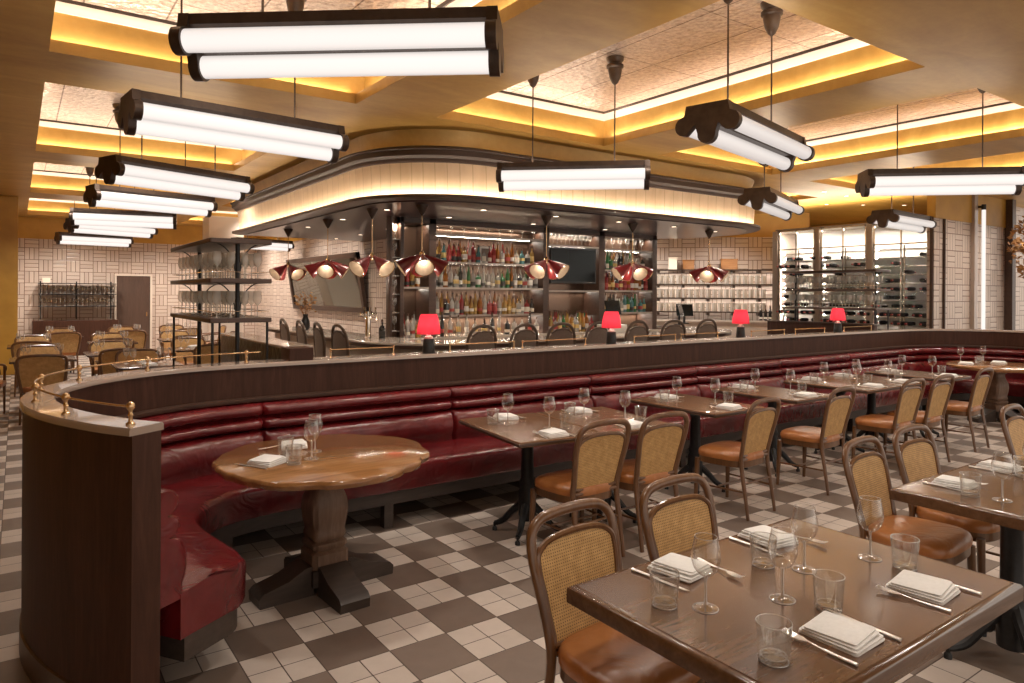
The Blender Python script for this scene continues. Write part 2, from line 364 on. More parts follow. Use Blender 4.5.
USED = {}
ORD = 'first second third fourth fifth sixth seventh eighth ninth tenth eleventh twelfth thirteenth fourteenth fifteenth sixteenth seventeenth eighteenth nineteenth twentieth'.split()
def ordw(k):
    if k < 20: return ORD[k]
    t_, u = divmod(k+1, 10); return ('twentieth', 'thirtieth', 'fortieth', 'fiftieth')[t_-2] if u == 0 else ('twenty', 'thirty', 'forty', 'fifty')[t_-2]+' '+ORD[u-1]
def inst(key, maker, loc, rz, label, group=None):
    if key not in USED:
        o = maker(); USED[key] = o; o.location = loc; o.rotation_euler = (0, 0, rz); o['label'] = label
        if group: o['group'] = group
        return o
    return dup(USED[key], loc, rz, label, group)

# ================================================================ SETTING
ZL, ZT = 3.60, 4.05                  # lower ceiling, tin ceiling
BACK_Y, BR_Z = 22.0, 3.05
MB().box(-4, 18, -3, 23, -.1, 0).build('floor', 'floor'); struct(bpy.data.objects['floor'])
COFX = [(.2, 2.78), (3.7, 6.15), (7.15, 9.75), (10.8, 12.75)]
COFY = [(2.75, 6.65), (7.65, 11.5), (12.5, 16.4), (17.4, 21.2)]
COFS = [(0, 0), (1, 0), (2, 0), (3, 0), (0, 1), (0, 2), (0, 3), (1, 2), (1, 3), (3, 1)]
m = MB()
xs = sorted({-4., 18.} | {v for a in COFX for v in a}); ys = sorted({-3., 23.} | {v for a in COFY for v in a})
holes = {(COFX[i], COFY[j]) for i, j in COFS}
for a in range(len(xs)-1):
    for b in range(len(ys)-1):
        if ((xs[a], xs[a+1]), (ys[b], ys[b+1])) in holes: continue
        m.box(xs[a], xs[a+1], ys[b], ys[b+1], ZL, ZL+.10)
struct(m.build('ceiling', 'gold'))
for i, j in COFS:
    (x0, x1), (y0, y1) = COFX[i], COFY[j]; g = .16
    up = MB(); t_ = .03
    for q in ((x0-g-t_, x0-g, y0-g-t_, y1+g+t_), (x1+g, x1+g+t_, y0-g-t_, y1+g+t_), (x0-g, x1+g, y0-g-t_, y0-g), (x0-g, x1+g, y1+g, y1+g+t_)):
        up.box(*q, ZL+.1, ZT+.02)
    struct(up.build('ceiling', 'gold'))
    tn = MB().box(x0-g, x1+g, y0-g, y1+g, ZT, ZT+.03); struct(tn.build('ceiling', 'tin'))
    mo = MB(); X0, X1, Y0, Y1 = x0-g, x1+g, y0-g, y1+g
    prof = [(0, ZT-.075), (.02, ZT-.075), (.03, ZT-.055), (.05, ZT-.04), (.06, ZT-.012), (.075, ZT), (0, ZT)]
    vs = []; n = len(prof)
    for cx, cy, sx, sy in ((X0, Y0, 1, 1), (X1, Y0, -1, 1), (X1, Y1, -1, -1), (X0, Y1, 1, -1)):
        for d, z in prof: vs.append((cx+sx*d, cy+sy*d, z))
    mo.add(vs, [(c*n+k, ((c+1) % 4)*n+k, ((c+1) % 4)*n+(k+1) % n, c*n+(k+1) % n) for c in range(4) for k in range(n)])
    struct(mo.build('trim_1', 'moulding'))
    bd = MB(); vs = []; prof = [(.10, ZT), (.10, ZT-.018), (.125, ZT-.024), (.14, ZT)]; n = len(prof)
    for cx, cy, sx, sy in ((X0, Y0, 1, 1), (X1, Y0, -1, 1), (X1, Y1, -1, -1), (X0, Y1, 1, -1)):
        for d, z in prof: vs.append((cx+sx*d, cy+sy*d, z))
    bd.add(vs, [(c*n+k, ((c+1) % 4)*n+k, ((c+1) % 4)*n+(k+1) % n, c*n+(k+1) % n) for c in range(4) for k in range(n)])
    struct(bd.build('trim_5', 'bronze'))
    for (lx, ly, sx, ax) in (((x0+x1)/2, y0-g+.03, x1-x0, 1), ((x0+x1)/2, y1+g-.03, x1-x0, -1)):
        area_light('cove_led', (lx, ly, ZL+.115), (PI-ax*.35, 0, 0), sx, .05, COVE_W*sx/3.2)
    for (lx, ly, sy, ax) in ((x0-g+.03, (y0+y1)/2, y1-y0, 1), (x1+g-.03, (y0+y1)/2, y1-y0, -1)):
        area_light('cove_led', (lx, ly, ZL+.115), (PI, -ax*.35, 0), .05, sy, COVE_W*sy/3.2)

def brick_wall(name, p0, p1, z0, z1, th=.12, mat='brick'):
    p0, p1 = Vector(p0), Vector(p1); d = p1-p0
    o = MB().box(0, d.length, 0, th, z0, z1).build(name, mat); o.location = (p0.x, p0.y, 0); o.rotation_euler = (0, 0, math.atan2(d.y, d.x)); return struct(o)
brick_wall('wall_back', (-4, BACK_Y), (6.12, BACK_Y), 0, BR_Z)
brick_wall('wall_back', (-4, BACK_Y-.02), (6.12, BACK_Y-.02), BR_Z, ZL, .14, 'ochre')
brick_wall('wall_inner', (6.0, BACK_Y), (6.0, 14.05), 0, BR_Z)                 # carries the tilted mirror
brick_wall('wall_inner', (6.0, 14.05), (6.0, 11.4), 0, 2.77)
brick_wall('wall_inner', (5.98, BACK_Y), (5.98, 14.2), BR_Z, ZL, .14, 'ochre')
brick_wall('wall_far', (17.9, 22), (17.9, 6.0), 0, ZL, .1, 'ochre')
brick_wall('wall_far', (6.2, 21.9), (17.9, 21.9), 0, ZL, .1, 'ochre')
brick_wall('wall_diagonal', (9.6, 14.64), (15.0, 9.24), 0, BR_Z)
brick_wall('wall_diagonal', (9.6, 14.62), (15.0, 9.22), BR_Z, ZL, .14, 'ochre')
brick_wall('wall_right', (12.98, 5.64), (16.0, 5.64), 0, BR_Z)
brick_wall('wall_right', (12.98, 5.62), (16.0, 5.62), BR_Z, ZL, .14, 'ochre')
brick_wall('wall_right', (16.1, 5.9), (18, 5.9), 0, ZL)
brick_wall('wall_left', (-2.4, -3), (-2.4, BACK_Y), 0, ZL, .12, 'ochre')
struct(MB().rbox(-1.2, .02, 17.3, 18.4, 0, ZL, .02, .01).build('wall_pillar', 'ochre'))
struct(MB().rbox(3.9, 4.75, 18.6, 19.3, 0, ZL, .02, .01).build('wall_pillar', 'moulding'))
d = MB(); d.box(2.24, 3.07, BACK_Y-.05, BACK_Y-.01, 0, 2.12)
dd = struct(d.build('door_1', 'doorwood'))
fr = MB()
for q in ((2.19, 2.24, 0, 2.17), (3.07, 3.12, 0, 2.17), (2.24, 3.07, 2.12, 2.17)): fr.box(q[0], q[1], BACK_Y-.07, BACK_Y, q[2], q[3])
fr.build('door_frame', 'moulding', dd)
MB().lathe([(.012, 0), (.012, .12)], 8, M=T(2.98, BACK_Y-.10, 1.0)).build('door_handle', 'brass', dd)
struct(MB().box(15.97, 16.13, 5.5, 5.9, 0, ZL).build('trim_2', 'walnutx'))
struct(MB().box(14.42, 14.56, 5.57, 5.66, 0, ZL).build('trim_3', 'captop'))
struct(MB().box(13.30, 13.33, 5.60, 5.66, 0, BR_Z).build('trim_4', 'walnutx'))

# ================================================================ PARTITION + BANQUETTE
half = smoothpath([(.47, 3.06, 0), (.37, 3.22, 0), (.26, 3.46, 0), (.18, 3.73, 0), (.145, 4.0, 0), (.165, 4.28, 0), (.26, 4.56, 0), (.45, 4.83, 0), (.75, 5.06, 0), (1.12, 5.19, 0), (1.6, 5.23, 0), (2.2, 5.23, 0)], 5)
MIRX = 6.2
pts = [(p.x, p.y) for p in half] + [(2.2+.79*k, 5.23) for k in range(1, 10)]
pts += [(2*MIRX-p.x, p.y) for p in reversed(half)]
path = []
for i, p in enumerate(pts):
    a = Vector(pts[max(i-1, 0)]); b = Vector(pts[min(i+1, len(pts)-1)]); t = (b-a).normalized()
    path.append((p[0], p[1], t.y, -t.x))          # normal points to the dining side
NPT = len(path); SX = [i for i, p in enumerate(path)]
def thick(i): x = path[i][0]; x = min(x, 2*MIRX-x); return .12+.08*max(0, min(1, (x-.3)/1.2))
wall = thing('booth_partition', 'long curved dark walnut partition wrapping behind the red banquette', 'partition')
MB().sweep(path, None, 0, True, lambda i: [(0, 0), (0, 1.15), (-thick(i), 1.15), (-thick(i), 0)]).build('panel', 'walnut', wall)
MB().sweep(path, None, 0, True, lambda i: [(.012, 1.15), (.012, 1.172), (.006, 1.18), (-thick(i)-.006, 1.18), (-thick(i)-.012, 1.172), (-thick(i)-.012, 1.15)]).build('cap', 'captop', wall)
MB().sweep([(x, y, -nx, -ny) for x, y, nx, ny in path], None, 0, True, lambda i: [(thick(i), 0), (thick(i)+.008, 0), (thick(i)+.008, .115), (thick(i), .12)]).build('plinth', 'walnutx', wall)
MB().sweep(path[4:-4], [(0, .905), (.055, .905), (.06, .915), (.06, .93), (.05, .935), (0, .935)]).build('ledge', 'walnutx', wall)
# post rising at the left end of the straight run
po = thing('divider_wall', 'taller dark walnut divider running back behind the partition under the left shelves', 'divider')
MB().rbox(1.67, 1.86, 5.24, 5.44, 0, 1.275, .01, .004).build('post', 'walnut', po)
MB().rbox(1.72, 1.86, 5.44, 7.6, 0, 1.255, .01, .004).build('panel', 'blackleather', po)
MB().lathe([(.07, 0), (.07, 1.25)], 20, M=T(1.79, 7.6, 0)).build('panel_end', 'blackleather', po)
MB().rbox(1.70, 1.93, 5.44, 7.62, 1.255, 1.275, .01, .004).build('cap', 'captop', po)
# banquette
bq = thing('banquette', 'curved oxblood leather banquette with rolled back along the walnut partition', 'banquette')
def ring(cx, cz, rx, rz, n=10, a0=-PI/2, a1=PI/2):
    return [(cx+rx*math.cos(a0+(a1-a0)*k/n), cz+rz*math.sin(a0+(a1-a0)*k/n)) for k in range(n+1)]
back_prof = [(0.0, .44)] + [(.15, .44)] + ring(.075, .580, .100, .122, 10, -.75, 1.50) + ring(.045, .748, .088, .044, 8, -1.45, 1.45) + ring(.040, .848, .082, .050, 8, -1.45, 1.45) + [(0, .90)]
def at_x(x):
    for i in range(NPT-1):
        if path[i][0] <= x <= path[i+1][0] and path[i][1] > 4.6:
            f = (x-path[i][0])/(path[i+1][0]-path[i][0]+1e-9); p = [path[i][k]*(1-f)+path[i+1][k]*f for k in range(4)]; return i, tuple(p)
cuts = [1.45+1.58*k for k in range(7)]
segs = []; i_prev = 0; last = None
for c in cuts:
    i, p = at_x(c); seg = ([last] if last else [])+path[i_prev:i+1]+[p]; segs.append(seg); i_prev = i+1; last = p
segs.append([last]+path[i_prev:])
def subdiv(seg):
    out = []
    for a, b in zip(seg, seg[1:]):
        L = math.hypot(b[0]-a[0], b[1]-a[1]); n = max(1, int(L/.12))
        for k in range(n): out.append(tuple(a[q]+(b[q]-a[q])*k/n for q in range(4)))
    out.append(seg[-1]); return out
for seg in segs:
    sg = subdiv(seg); n = len(sg); acc = [0]
    for a, b in zip(sg, sg[1:]): acc.append(acc[-1]+math.hypot(b[0]-a[0], b[1]-a[1]))
    def off(i):
        e = min(acc[i], acc[-1]-acc[i]); k = 1-.30*math.exp(-e/.018)-.05*math.exp(-e/.10)
        return [(d*k if 0 < d else d, z) for d, z in back_prof]
    # extra rings next to the seams so that the upholstery tucks in
    ext = []
    for i, p in enumerate(sg):
        ext.append(p)
        if i in (0, n-2):
            q = sg[i+1]; L = math.hypot(q[0]-p[0], q[1]-p[1])
            for s_ in ((.012, .03) if i == 0 else (L-.03, L-.012)):
                f = s_/L; ext.append(tuple(p[k]*(1-f)+q[k]*f for k in range(4)))
    sg = ext; acc = [0]
    for a, b in zip(sg, sg[1:]): acc.append(acc[-1]+math.hypot(b[0]-a[0], b[1]-a[1]))
    MB().sweep(sg, None, 0, True, off).build('back_cushion', 'red', bq)
def seat_d(i):
    x = min(path[i][0], 2*MIRX-path[i][0]); return .66
seat_prof = lambda D: [(.10, .27), (D-.012, .27), (D, .285)] + ring(D-.045, .425, .05, .045, 6, 0, PI/2) + [(D-.2, .482), (.3, .48), (.10, .46)]
def with_ends(p):
    out = []
    for e, seq in ((0, p[:2]), (1, p[-2:])):
        a, b = seq; L = math.hypot(b[0]-a[0], b[1]-a[1]); fs_ = [.0, .012, .03, .06] if e == 0 else [L-.06, L-.03, L-.012, L]
        out.append([tuple(a[q]+(b[q]-a[q])*f/L for q in range(4)) for f in fs_ if 0 <= f <= L])
    return out[0]+p[1:-1]+out[1]
sp_ = with_ends(subdiv(path)); ac_ = [0]
for a, b in zip(sp_, sp_[1:]): ac_.append(ac_[-1]+math.hypot(b[0]-a[0], b[1]-a[1]))
def seat_D(i):
    e = min(ac_[i], ac_[-1]-ac_[i]); return .67-.17*math.exp(-e/.35)-.07*math.exp(-e/.018)
MB().sweep(sp_, None, 0, True, lambda i: seat_prof(seat_D(i))).build('seat', 'red', bq)
MB().sweep(sp_, None, 0, True, lambda i: [(.12, .17), (seat_D(i)-.05, .17), (seat_D(i)-.05, .272), (.12, .272)]).build('rail', 'darkfoot', bq)
acc = 0; nxt = .28
for i in range(1, NPT):
    x, y, nx, ny = path[i]; acc += math.hypot((x+nx*.6)-(path[i-1][0]+path[i-1][2]*.6), (y+ny*.6)-(path[i-1][1]+path[i-1][3]*.6))
    if acc >= nxt:
        nxt = acc+1.05
        dd_ = .42 if i < 4 else .575
        MB().box(-.035, .035, -.035, .035, 0, .17, M=T(x+nx*dd_, y+ny*dd_, 0, math.atan2(ny, nx))).build('leg', 'darkfoot', bq)

# brass gallery rail on the curved end
def rail_thing(name, label, ids, group=None, zc=1.18):
    P = []
    for i in ids:
        x, y, nx, ny = path[i]; P.append((x-nx*thick(i)*.62, y-ny*thick(i)*.62))
    o = thing(name, label, 'rail', (P[0][0], P[0][1], zc), 0, group); ox, oy = P[0]
    MB().tube([(p[0]-ox, p[1]-oy, .07) for p in P], .005, 8).build('bar', 'brass', o)
    return o, P, (ox, oy)
post_mb = lambda: MB().lathe([(.017, 0), (.017, .006), (.009, .012), (.007, .03), (.011, .037), (.007, .045), (.008, .056), (.015, .064), (.017, .073), (.013, .084), (.004, .09)], 12)
ids = list(range(2, 50)); o, P, (ox, oy) = rail_thing('gallery_rail', 'low brass gallery rail with ball posts on the curved partition end', ids)
pm = post_mb().build('post', 'brass', o)
for k, q in enumerate((0, 9, 17, 24, 31, 38, 46)):
    c = pm if k == 0 else pm.copy()
    if k: COL.objects.link(c); c.parent = o
    c.location = (P[q][0]-ox, P[q][1]-oy, 0)
# short straight rails between the lamps
RX = [(2.05, 2.60), (3.15, 3.85), (3.95, 4.75), (5.45, 6.10), (6.2, 6.85), (7.5, 8.2), (8.45, 9.15), (9.65, 10.4)]
for k, (a, b) in enumerate(RX):
    pos = ['nearest the taller divider post', 'just right of the first red lamp', 'between the first two red lamps', 'just right of the second red lamp', 'just left of the third red lamp', 'just right of the third red lamp', 'just left of the last red lamp', 'just right of the last red lamp'][k]
    o = thing('gallery_rail', 'short brass gallery rail on the straight partition top, '+pos, 'rail', (a, 5.39, 1.18), 0, 'short brass rails on the partition')
    MB().tube([(0, 0, .06), (b-a, 0, .06)], .005, 8).build('bar', 'brass', o)
    for xx in (0, b-a):
        MB().lathe([(.012, 0), (.006, .01), (.006, .045), (.011, .055), (.011, .065), (.003, .072)], 10, M=T(xx, 0, 0)).build('post', 'brass', o)

# ================================================================ TABLES
def feet(o, base_h=.22, R=.30, mat='iron'):
    for k in range(4):
        a = PI/4+k*PI/2; c, s_ = math.cos(a), math.sin(a)
        pr = smoothpath([(.03, 0, base_h), (.07, 0, base_h-.035), (.12, 0, .14), (.17, 0, .085), (R-.03, 0, .06), (R, 0, .05)], 4)
        MB().tube([(p.x*c, p.x*s_, p.z) for p in pr], [.030-.013*i/(len(pr)-1) for i in range(len(pr))], 8, flat=1.0).lathe([(.018, 0), (.018, .02), (.009, .03), (.012, .055)], 10, M=T(R*c, R*s_, 0)).build('foot', mat, o)
def column(o, h, mat='iron'):
    MB().lathe([(.055, .10), (.062, .14), (.062, .30), (.050, .33), (.058, .36), (.045, .40), (.042, h-.09), (.055, h-.06), (.11, h-.02), (.13, h)], 20).build('column', mat, o)
def make_table(wx, wy, th=.03, top='tabletop', H=.76, R=.24):
    o = thing('dining_table', 'table', 'table')
    MB().rbox(-wx/2, wx/2, -wy/2, wy/2, H-th, H, .012, .004).build('table_top', top, o)
    MB().rbox(-wx/2-.004, wx/2+.004, -wy/2-.004, wy/2+.004, H-th*.82, H-th*.28, .014, .003).build('edge_band', 'walnutx', o)
    column(o, H-th); feet(o, R=R); return o
# foreground four tops
def make_four(): 
    H = .76; wx, wy = 1.24, .84
    o = thing('dining_table', 'table', 'table')
    MB().rbox(-wx/2+.022, wx/2-.022, -wy/2+.022, wy/2-.022, H-.03, H, .01, .003).build('table_top', 'tabletopx', o)
    e = MB()
    for a, b in ((0, 0),): pass
    prof = [(.0, H-.055), (.0, H-.012), (.006, H-.004), (.020, H-.001), (.0235, H-.004), (.0235, H-.055)]
    n = len(prof); vs = []
    for cx, cy, sx, sy in ((-wx/2, -wy/2, 1, 1), (wx/2, -wy/2, -1, 1), (wx/2, wy/2, -1, -1), (-wx/2, wy/2, 1, -1)):
        for d, z in prof: vs.append((cx+sx*d, cy+sy*d, z))
    e.add(vs, [(c*n+k, ((c+1) % 4)*n+k, ((c+1) % 4)*n+(k+1) % n, c*n+(k+1) % n) for c in range(4) for k in range(n)])
    e.build('edge_moulding', 'tabletopx', o)
    MB().box(-wx/2+.03, wx/2-.03, -wy/2+.03, wy/2-.03, H-.05, H-.03).build('underside', 'walnutx', o)
    for sx_ in (-.34, .34):
        MB().lathe([(.060, .08), (.062, .14), (.062, .28), (.050, .31), (.058, .34), (.048, .38), (.046, H-.14), (.06, H-.10), (.11, H-.06), (.13, H-.05)], 20, M=T(sx_, 0, 0)).build('column', 'iron', o)
        for k in range(4):
            a = PI/4+k*PI/2; c, s_ = math.cos(a), math.sin(a)
            pr = smoothpath([(.03, 0, .28), (.07, 0, .22), (.13, 0, .15), (.19, 0, .08), (.24, 0, .055), (.27, 0, .05)], 4)
            MB().tube([(p.x*c, p.x*s_, p.z) for p in pr], [.030-.013*i/(len(pr)-1) for i in range(len(pr))], 8, M=T(sx_, 0, 0)).lathe([(.018, 0), (.018, .02), (.009, .03), (.012, .055)], 10, M=T(sx_+.27*c, .27*s_, 0)).build('foot', 'iron', o)
    return o
inst('four', make_four, (2.07, 1.31, 0), 0, 'large dark walnut four seat table nearest the viewer, set for dinner', 'foreground four seat tables')
inst('four', make_four, (4.10, 1.29, 0), 0, 'large dark walnut four seat table at the right edge behind the nearest table', 'foreground four seat tables')
BAN = [  # x, y, rz, phrase
 (2.955, 3.965, -.122, 'left half of the near double table'),
 (3.610, 3.885, -.122, 'right half of the near double table'),
 (4.80, 4.01, 0, 'single table beside the near double table'),
 (5.97, 4.05, 0, 'single table mid row'),
 (7.16, 4.04, 0, 'left half of the far double table'),
 (7.81, 4.04, 0, 'right half of the far double table'),
 (8.82, 4.02, 0, 'last single table before the far booth')]
for x, y, rz, ph in BAN:
    inst('ban', lambda: make_table(.645, .93, .035), (x, y, 0), rz, 'walnut bistro table on black iron base, '+ph, 'bistro tables along the banquette')

def make_round():
    o = thing('round_table', 'table', 'table'); rnd = random.Random(3); H = .76; n = 96
    rad = []
    for k in range(n):
        a = 2*PI*k/n; r = .60+.012*math.sin(3*a+1)+.008*math.sin(7*a)+.007*math.sin(13*a+2); rad.append(r)
    for c0 in (3.4, 3.75, 4.25, 4.75, 5.2, 5.55, .4, 2.3, 2.9):
        k0 = int(c0/(2*PI)*n); 
        for q, dlt in ((-1, .012), (0, .035), (1, .028), (2, .01)): rad[(k0+q) % n] -= dlt*rnd.uniform(.35, .7)
    mb = MB(); vs = []; 
    for z, ins in ((H-.05, .03), (H-.045, .008), (H-.02, 0), (H-.006, .004), (H, .012)):
        for k in range(n): r = rad[k]-ins-(.012*rnd.random() if 0 < ins < .02 and z < H-.01 else 0); a = 2*PI*k/n; vs.append((r*math.cos(a), r*math.sin(a), z))
    fs = [tuple(range(n))[::-1], tuple(range(4*n, 5*n))]+[(r*n+k, r*n+(k+1) % n, (r+1)*n+(k+1) % n, (r+1)*n+k) for r in range(4) for k in range(n)]
    mb.add(vs, fs); mb.build('table_top', 'roundtop', o)
    r4 = math.sqrt(2)
    pr = [(.125, .13), (.125, .22), (.105, .235), (.118, .25), (.118, .275), (.10, .285), (.112, .30), (.112, .325), (.105, .34), (.118, .40), (.125, .46), (.118, .52), (.095, .57), (.082, .61), (.085, .64), (.12, .665), (.12, .685), (.095, .70), (.14, .715)]
    b = MB()
    def sq(r): c = r*.22; return [(r, -r+c), (r, r-c), (r-c, r), (-r+c, r), (-r, r-c), (-r, -r+c), (-r+c, -r), (r-c, -r)]
    vs = []
    for r, z in pr: vs += [(x, y, z) for x, y in sq(r*.86)]
    L = len(pr); fs = [tuple(range(8))[::-1], tuple(range((L-1)*8, L*8))]+[(i*8+k, i*8+(k+1) % 8, (i+1)*8+(k+1) % 8, (i+1)*8+k) for i in range(L-1) for k in range(8)]
    b.add(vs, fs, 0, False); b.build('baluster', 'baluster', o)
    MB().box(-.115, .115, -.115, .115, .05, .14).build('block', 'darkfoot', o)
    for k in range(4):
        pf = MB(); prof = [(.10, .0), (.40, .0), (.405, .05), (.38, .075), (.24, .11), (.14, .16), (.10, .16)]; vs = [(x, -.085, z) for x, z in prof]+[(x, .085, z) for x, z in prof]; n2 = len(prof)
        pf.add(vs, [tuple(range(n2)), tuple(range(n2, 2*n2))[::-1]]+[(i, (i+1) % n2, n2+(i+1) % n2, n2+i) for i in range(n2)], 0, False, T(0, 0, 0, k*PI/2)); pf.build('foot', 'darkfoot', o)
    MB().box(-.45, .45, -.05, .05, .70, .712).build('brace', 'darkfoot', o)
    return o
inst('round', make_round, (1.46, 3.92, 0), .06, 'round rustic wood table with chipped edge in the near curved booth', 'round booth tables')
inst('round', make_round, (10.90, 3.93, 0), 1.2, 'round rustic wood table with carved pedestal in the far right booth', 'round booth tables')

# ================================================================ CHAIRS
def make_chair():
    o = thing('dining_chair', 'chair', 'chair')      # faces +y, origin on the floor below the seat centre
    # seat
    def outline(k=1.0, n=40):
        out = []
        for i in range(n):
            a = 2*PI*i/n; c, s_ = math.cos(a), math.sin(a); e = .55
            x = .225*k*math.copysign(abs(c)**e, c); y = .215*k*math.copysign(abs(s_)**e, s_)
            x *= (1.0+.10*(y/.215)); out.append((x, y))
        return out
    sm = MB(); vs = []; rings = [(.99, .425), (1.0, .438), (1.0, .455), (.965, .474), (.88, .486), (.6, .494), (.25, .495)]
    for k, z in rings: vs += [(x, y, z) for x, y in outline(k)]
    n = 40; fs = [tuple(range(n))[::-1], tuple(range((len(rings)-1)*n, len(rings)*n))]+[(r*n+k, r*n+(k+1) % n, (r+1)*n+(k+1) % n, (r+1)*n+k) for r in range(len(rings)-1) for k in range(n)]
    sm.add(vs, fs, 0, True); sm.build('seat', 'tan', o)
    MB().prism(outline(.97), .375, .427, .004).build('seat_rail', 'bent', o)
    for s_ in (-1, 1):
        MB().tube([(s_*.215, .175, .40), (s_*.218, .18, .25), (s_*.225, .19, 0)], [.021, .019, .014], 10).build('leg', 'bent', o)
    # back: continuous bent hoop from rear foot over the top to the other foot
    def rake(z): 
        return -.195-.02*max(0, (.42-z))/.42*3.2 - max(0, z-.45)**1.15*.26
    L = [(.19, 0), (.187, .2), (.185, .42), (.192, .55), (.207, .68), (.214, .77), (.202, .84), (.155, .880), (.06, .893)]
    hoop = [(-x, z) for x, z in L]+[(x, z) for x, z in reversed(L)]
    H = smoothpath([(x, rake(z), z) for x, z in hoop], 4); rr = [.020 if p.z > .3 else .015+.005*p.z/.3 for p in H]
    MB().tube(H, rr, 10, flat=.8, up=(0, 1, 0)).build('back_hoop', 'bent', o)
    inner = [(.150, .466), (.172, .50), (.189, .64), (.198, .725), (.187, .775), (.125, .808), (0, .818)]
    lp = [(-x, z) for x, z in inner]+[(x, z) for x, z in reversed(inner[:-1])]
    I = smoothpath([(x, rake(z)+.004, z) for x, z in lp], 4, True)
    MB().tube(I, .0125, 8, closed=True).build('back_frame', 'bent', o)
    c = MB(); I2 = smoothpath([(x, 0, z) for x, z in lp], 4, True); n = len(I2); cz = .65
    rings = 5; vs = []
    for dy in (-.003, .003):
        for r in range(1, rings+1):
            for p in I2: x = p.x*r/rings; z = cz+(p.z-cz)*r/rings; vs.append((x, rake(z)+.004+dy, z))
    fs = []
    for side in (0, 1):
        b0 = side*rings*n
        fs.append(tuple(b0+k for k in range(n)))
        for r in range(rings-1): fs += [(b0+r*n+k, b0+r*n+(k+1) % n, b0+(r+1)*n+(k+1) % n, b0+(r+1)*n+k) for k in range(n)]
    c.add(vs, fs, 0, False); c.build('cane_panel', 'cane', o)
    MB().tube([(-.18, rake(.44), .44), (.18, rake(.44), .44)], .014, 8).build('back_rail', 'bent', o)
    for s_ in (-1, 1): MB().tube([(s_*.187, rake(.2), .2), (s_*.222, .185, .2)], .008, 8).build('stretcher', 'bent', o)
    MB().tube([(-.2, 0, .205), (.2, 0, .205)], .008, 8).build('stretcher', 'bent', o)
    MB().tube([(-.186, rake(.26), .26), (.186, rake(.26), .26)], .008, 8).build('stretcher', 'bent', o)
    return o
CH = [  # x, y, rz, phrase, group
 (3.02, 3.52, .0, 'left one at the near double table', 0), (3.56, 3.50, -.02, 'right one at the near double table', 0),
 (4.66, 3.52, .08, 'alone at the single table right of the double table', 0), (5.80, 3.54, .05, 'alone at the middle banquette table', 0),
 (7.00, 3.50, .0, 'left one at the far double table', 0), (7.58, 3.48, .0, 'right one at the far double table', 0), (8.68, 3.53, .04, 'at the last single table before the far booth', 0),
 (1.725, 1.72, PI+.08, 'left one at the nearest table', 1), (2.33, 1.76, PI+.03, 'right one at the far side of the nearest table', 1),
 (3.835, 1.74, PI+.06, 'left one at the right edge table', 1), (4.43, 1.76, PI-.02, 'right one at the far side of the right edge table', 1), (5.90, 1.74, PI+.03, 'at the far right, cut by the picture edge', 1)]
for x, y, rz, ph, g in CH:
    inst('chair', make_chair, (x, y, 0), rz, 'bentwood chair with cane back, '+ph, ['bentwood chairs facing the banquette', 'bentwood chairs at the foreground tables'][g])

def make_armchair():
    o = thing('cane_armchair', 'chair', 'armchair')
    MB().rbox(-.25, .25, -.23, .23, .40, .47, .06, .015).build('seat', 'tan', o)
    for x, y in ((-.23, .2), (.23, .2)): MB().tube([(x, y, .66), (x, y, .4), (x*1.02, y, 0)], [.016, .018, .013], 8).build('leg', 'bent', o)
    for x in (-.22, .22): MB().tube([(x, -.26, .40), (x*1.05, -.30, 0)], [.018, .013], 8).build('leg', 'bent', o)
    pr = smoothpath([(-.22, -.22, .40), (-.255, -.27, .62), (-.265, -.31, .80), (-.20, -.33, .86), (0, -.34, .875), (.20, -.33, .86), (.265, -.31, .80), (.255, -.27, .62), (.22, -.22, .40)], 4)
    MB().tube(pr, .019, 8).build('back_frame', 'bent', o)
    c = MB(); vs = []
    for dy in (0, .008):
        for z, y, hw in ((.47, -.235, .215), (.62, -.265, .24), (.80, -.305, .245), (.855, -.322, .2)):
            for k in range(7): x = -hw+2*hw*k/6; vs.append((x, y+dy+.0*x*x, z))
    fs = []
    for b0 in (0, 28):
        for r in range(3):
            for k in range(6): fs.append((b0+r*7+k, b0+r*7+k+1, b0+(r+1)*7+k+1, b0+(r+1)*7+k))
    c.add(vs, fs); c.build('cane_panel', 'cane', o)
    for s_ in (-1, 1):
        MB().tube(smoothpath([(s_*.255, -.28, .70), (s_*.275, -.1, .69), (s_*.275, .1, .68), (s_*.255, .2, .665), (s_*.23, .21, .60)], 3), .017, 8).build('arm', 'bent', o)
    return o
LT = [(1.38, 10.10), (.30, 11.65), (1.22, 12.25), (.25, 14.55), (1.45, 14.8), (2.65, 15.0), (.75, 17.3), (2.0, 17.5), (3.1, 17.8), (2.45, 12.5)]
LTN = ['directly behind the curved partition end', 'second nearest by the left side', 'middle of the second row', 'left in the third row', 'middle of the third row', 'right in the third row', 'beside the gold pillar', 'in front of the dark door', 'near the pale column', 'right in the second row']
SIDE = {(3, 2.65), (2, .30), (3, 3.1)}
AR = ['with its back to the bar side viewer', 'facing the viewer across its table', 'on the left side of its table', 'on the right side of its table']
for (x, y), ph in zip(LT, LTN):
    inst('ltab', lambda: make_table(.75, .75, .03, 'tabletopx'), (x, y, 0), 0, 'square dark dining table in the left room, '+ph, 'tables in the left dining room')
    for k, (dx, dy, rz) in enumerate(((0, -.62, 0), (0, .62, PI), (-.66, 0, -PI/2), (.66, 0, PI/2))):
        if ph.startswith('directly') and k == 0: continue
        if k >= 2 and (k, x) not in SIDE: continue
        inst('arm', make_armchair, (x+dx, y+dy, 0), rz+random.uniform(-.15, .15), 'cane armchair on the %s side of the table %s' % (('near', 'far', 'left', 'right')[k], ph), 'cane armchairs in the left dining room')

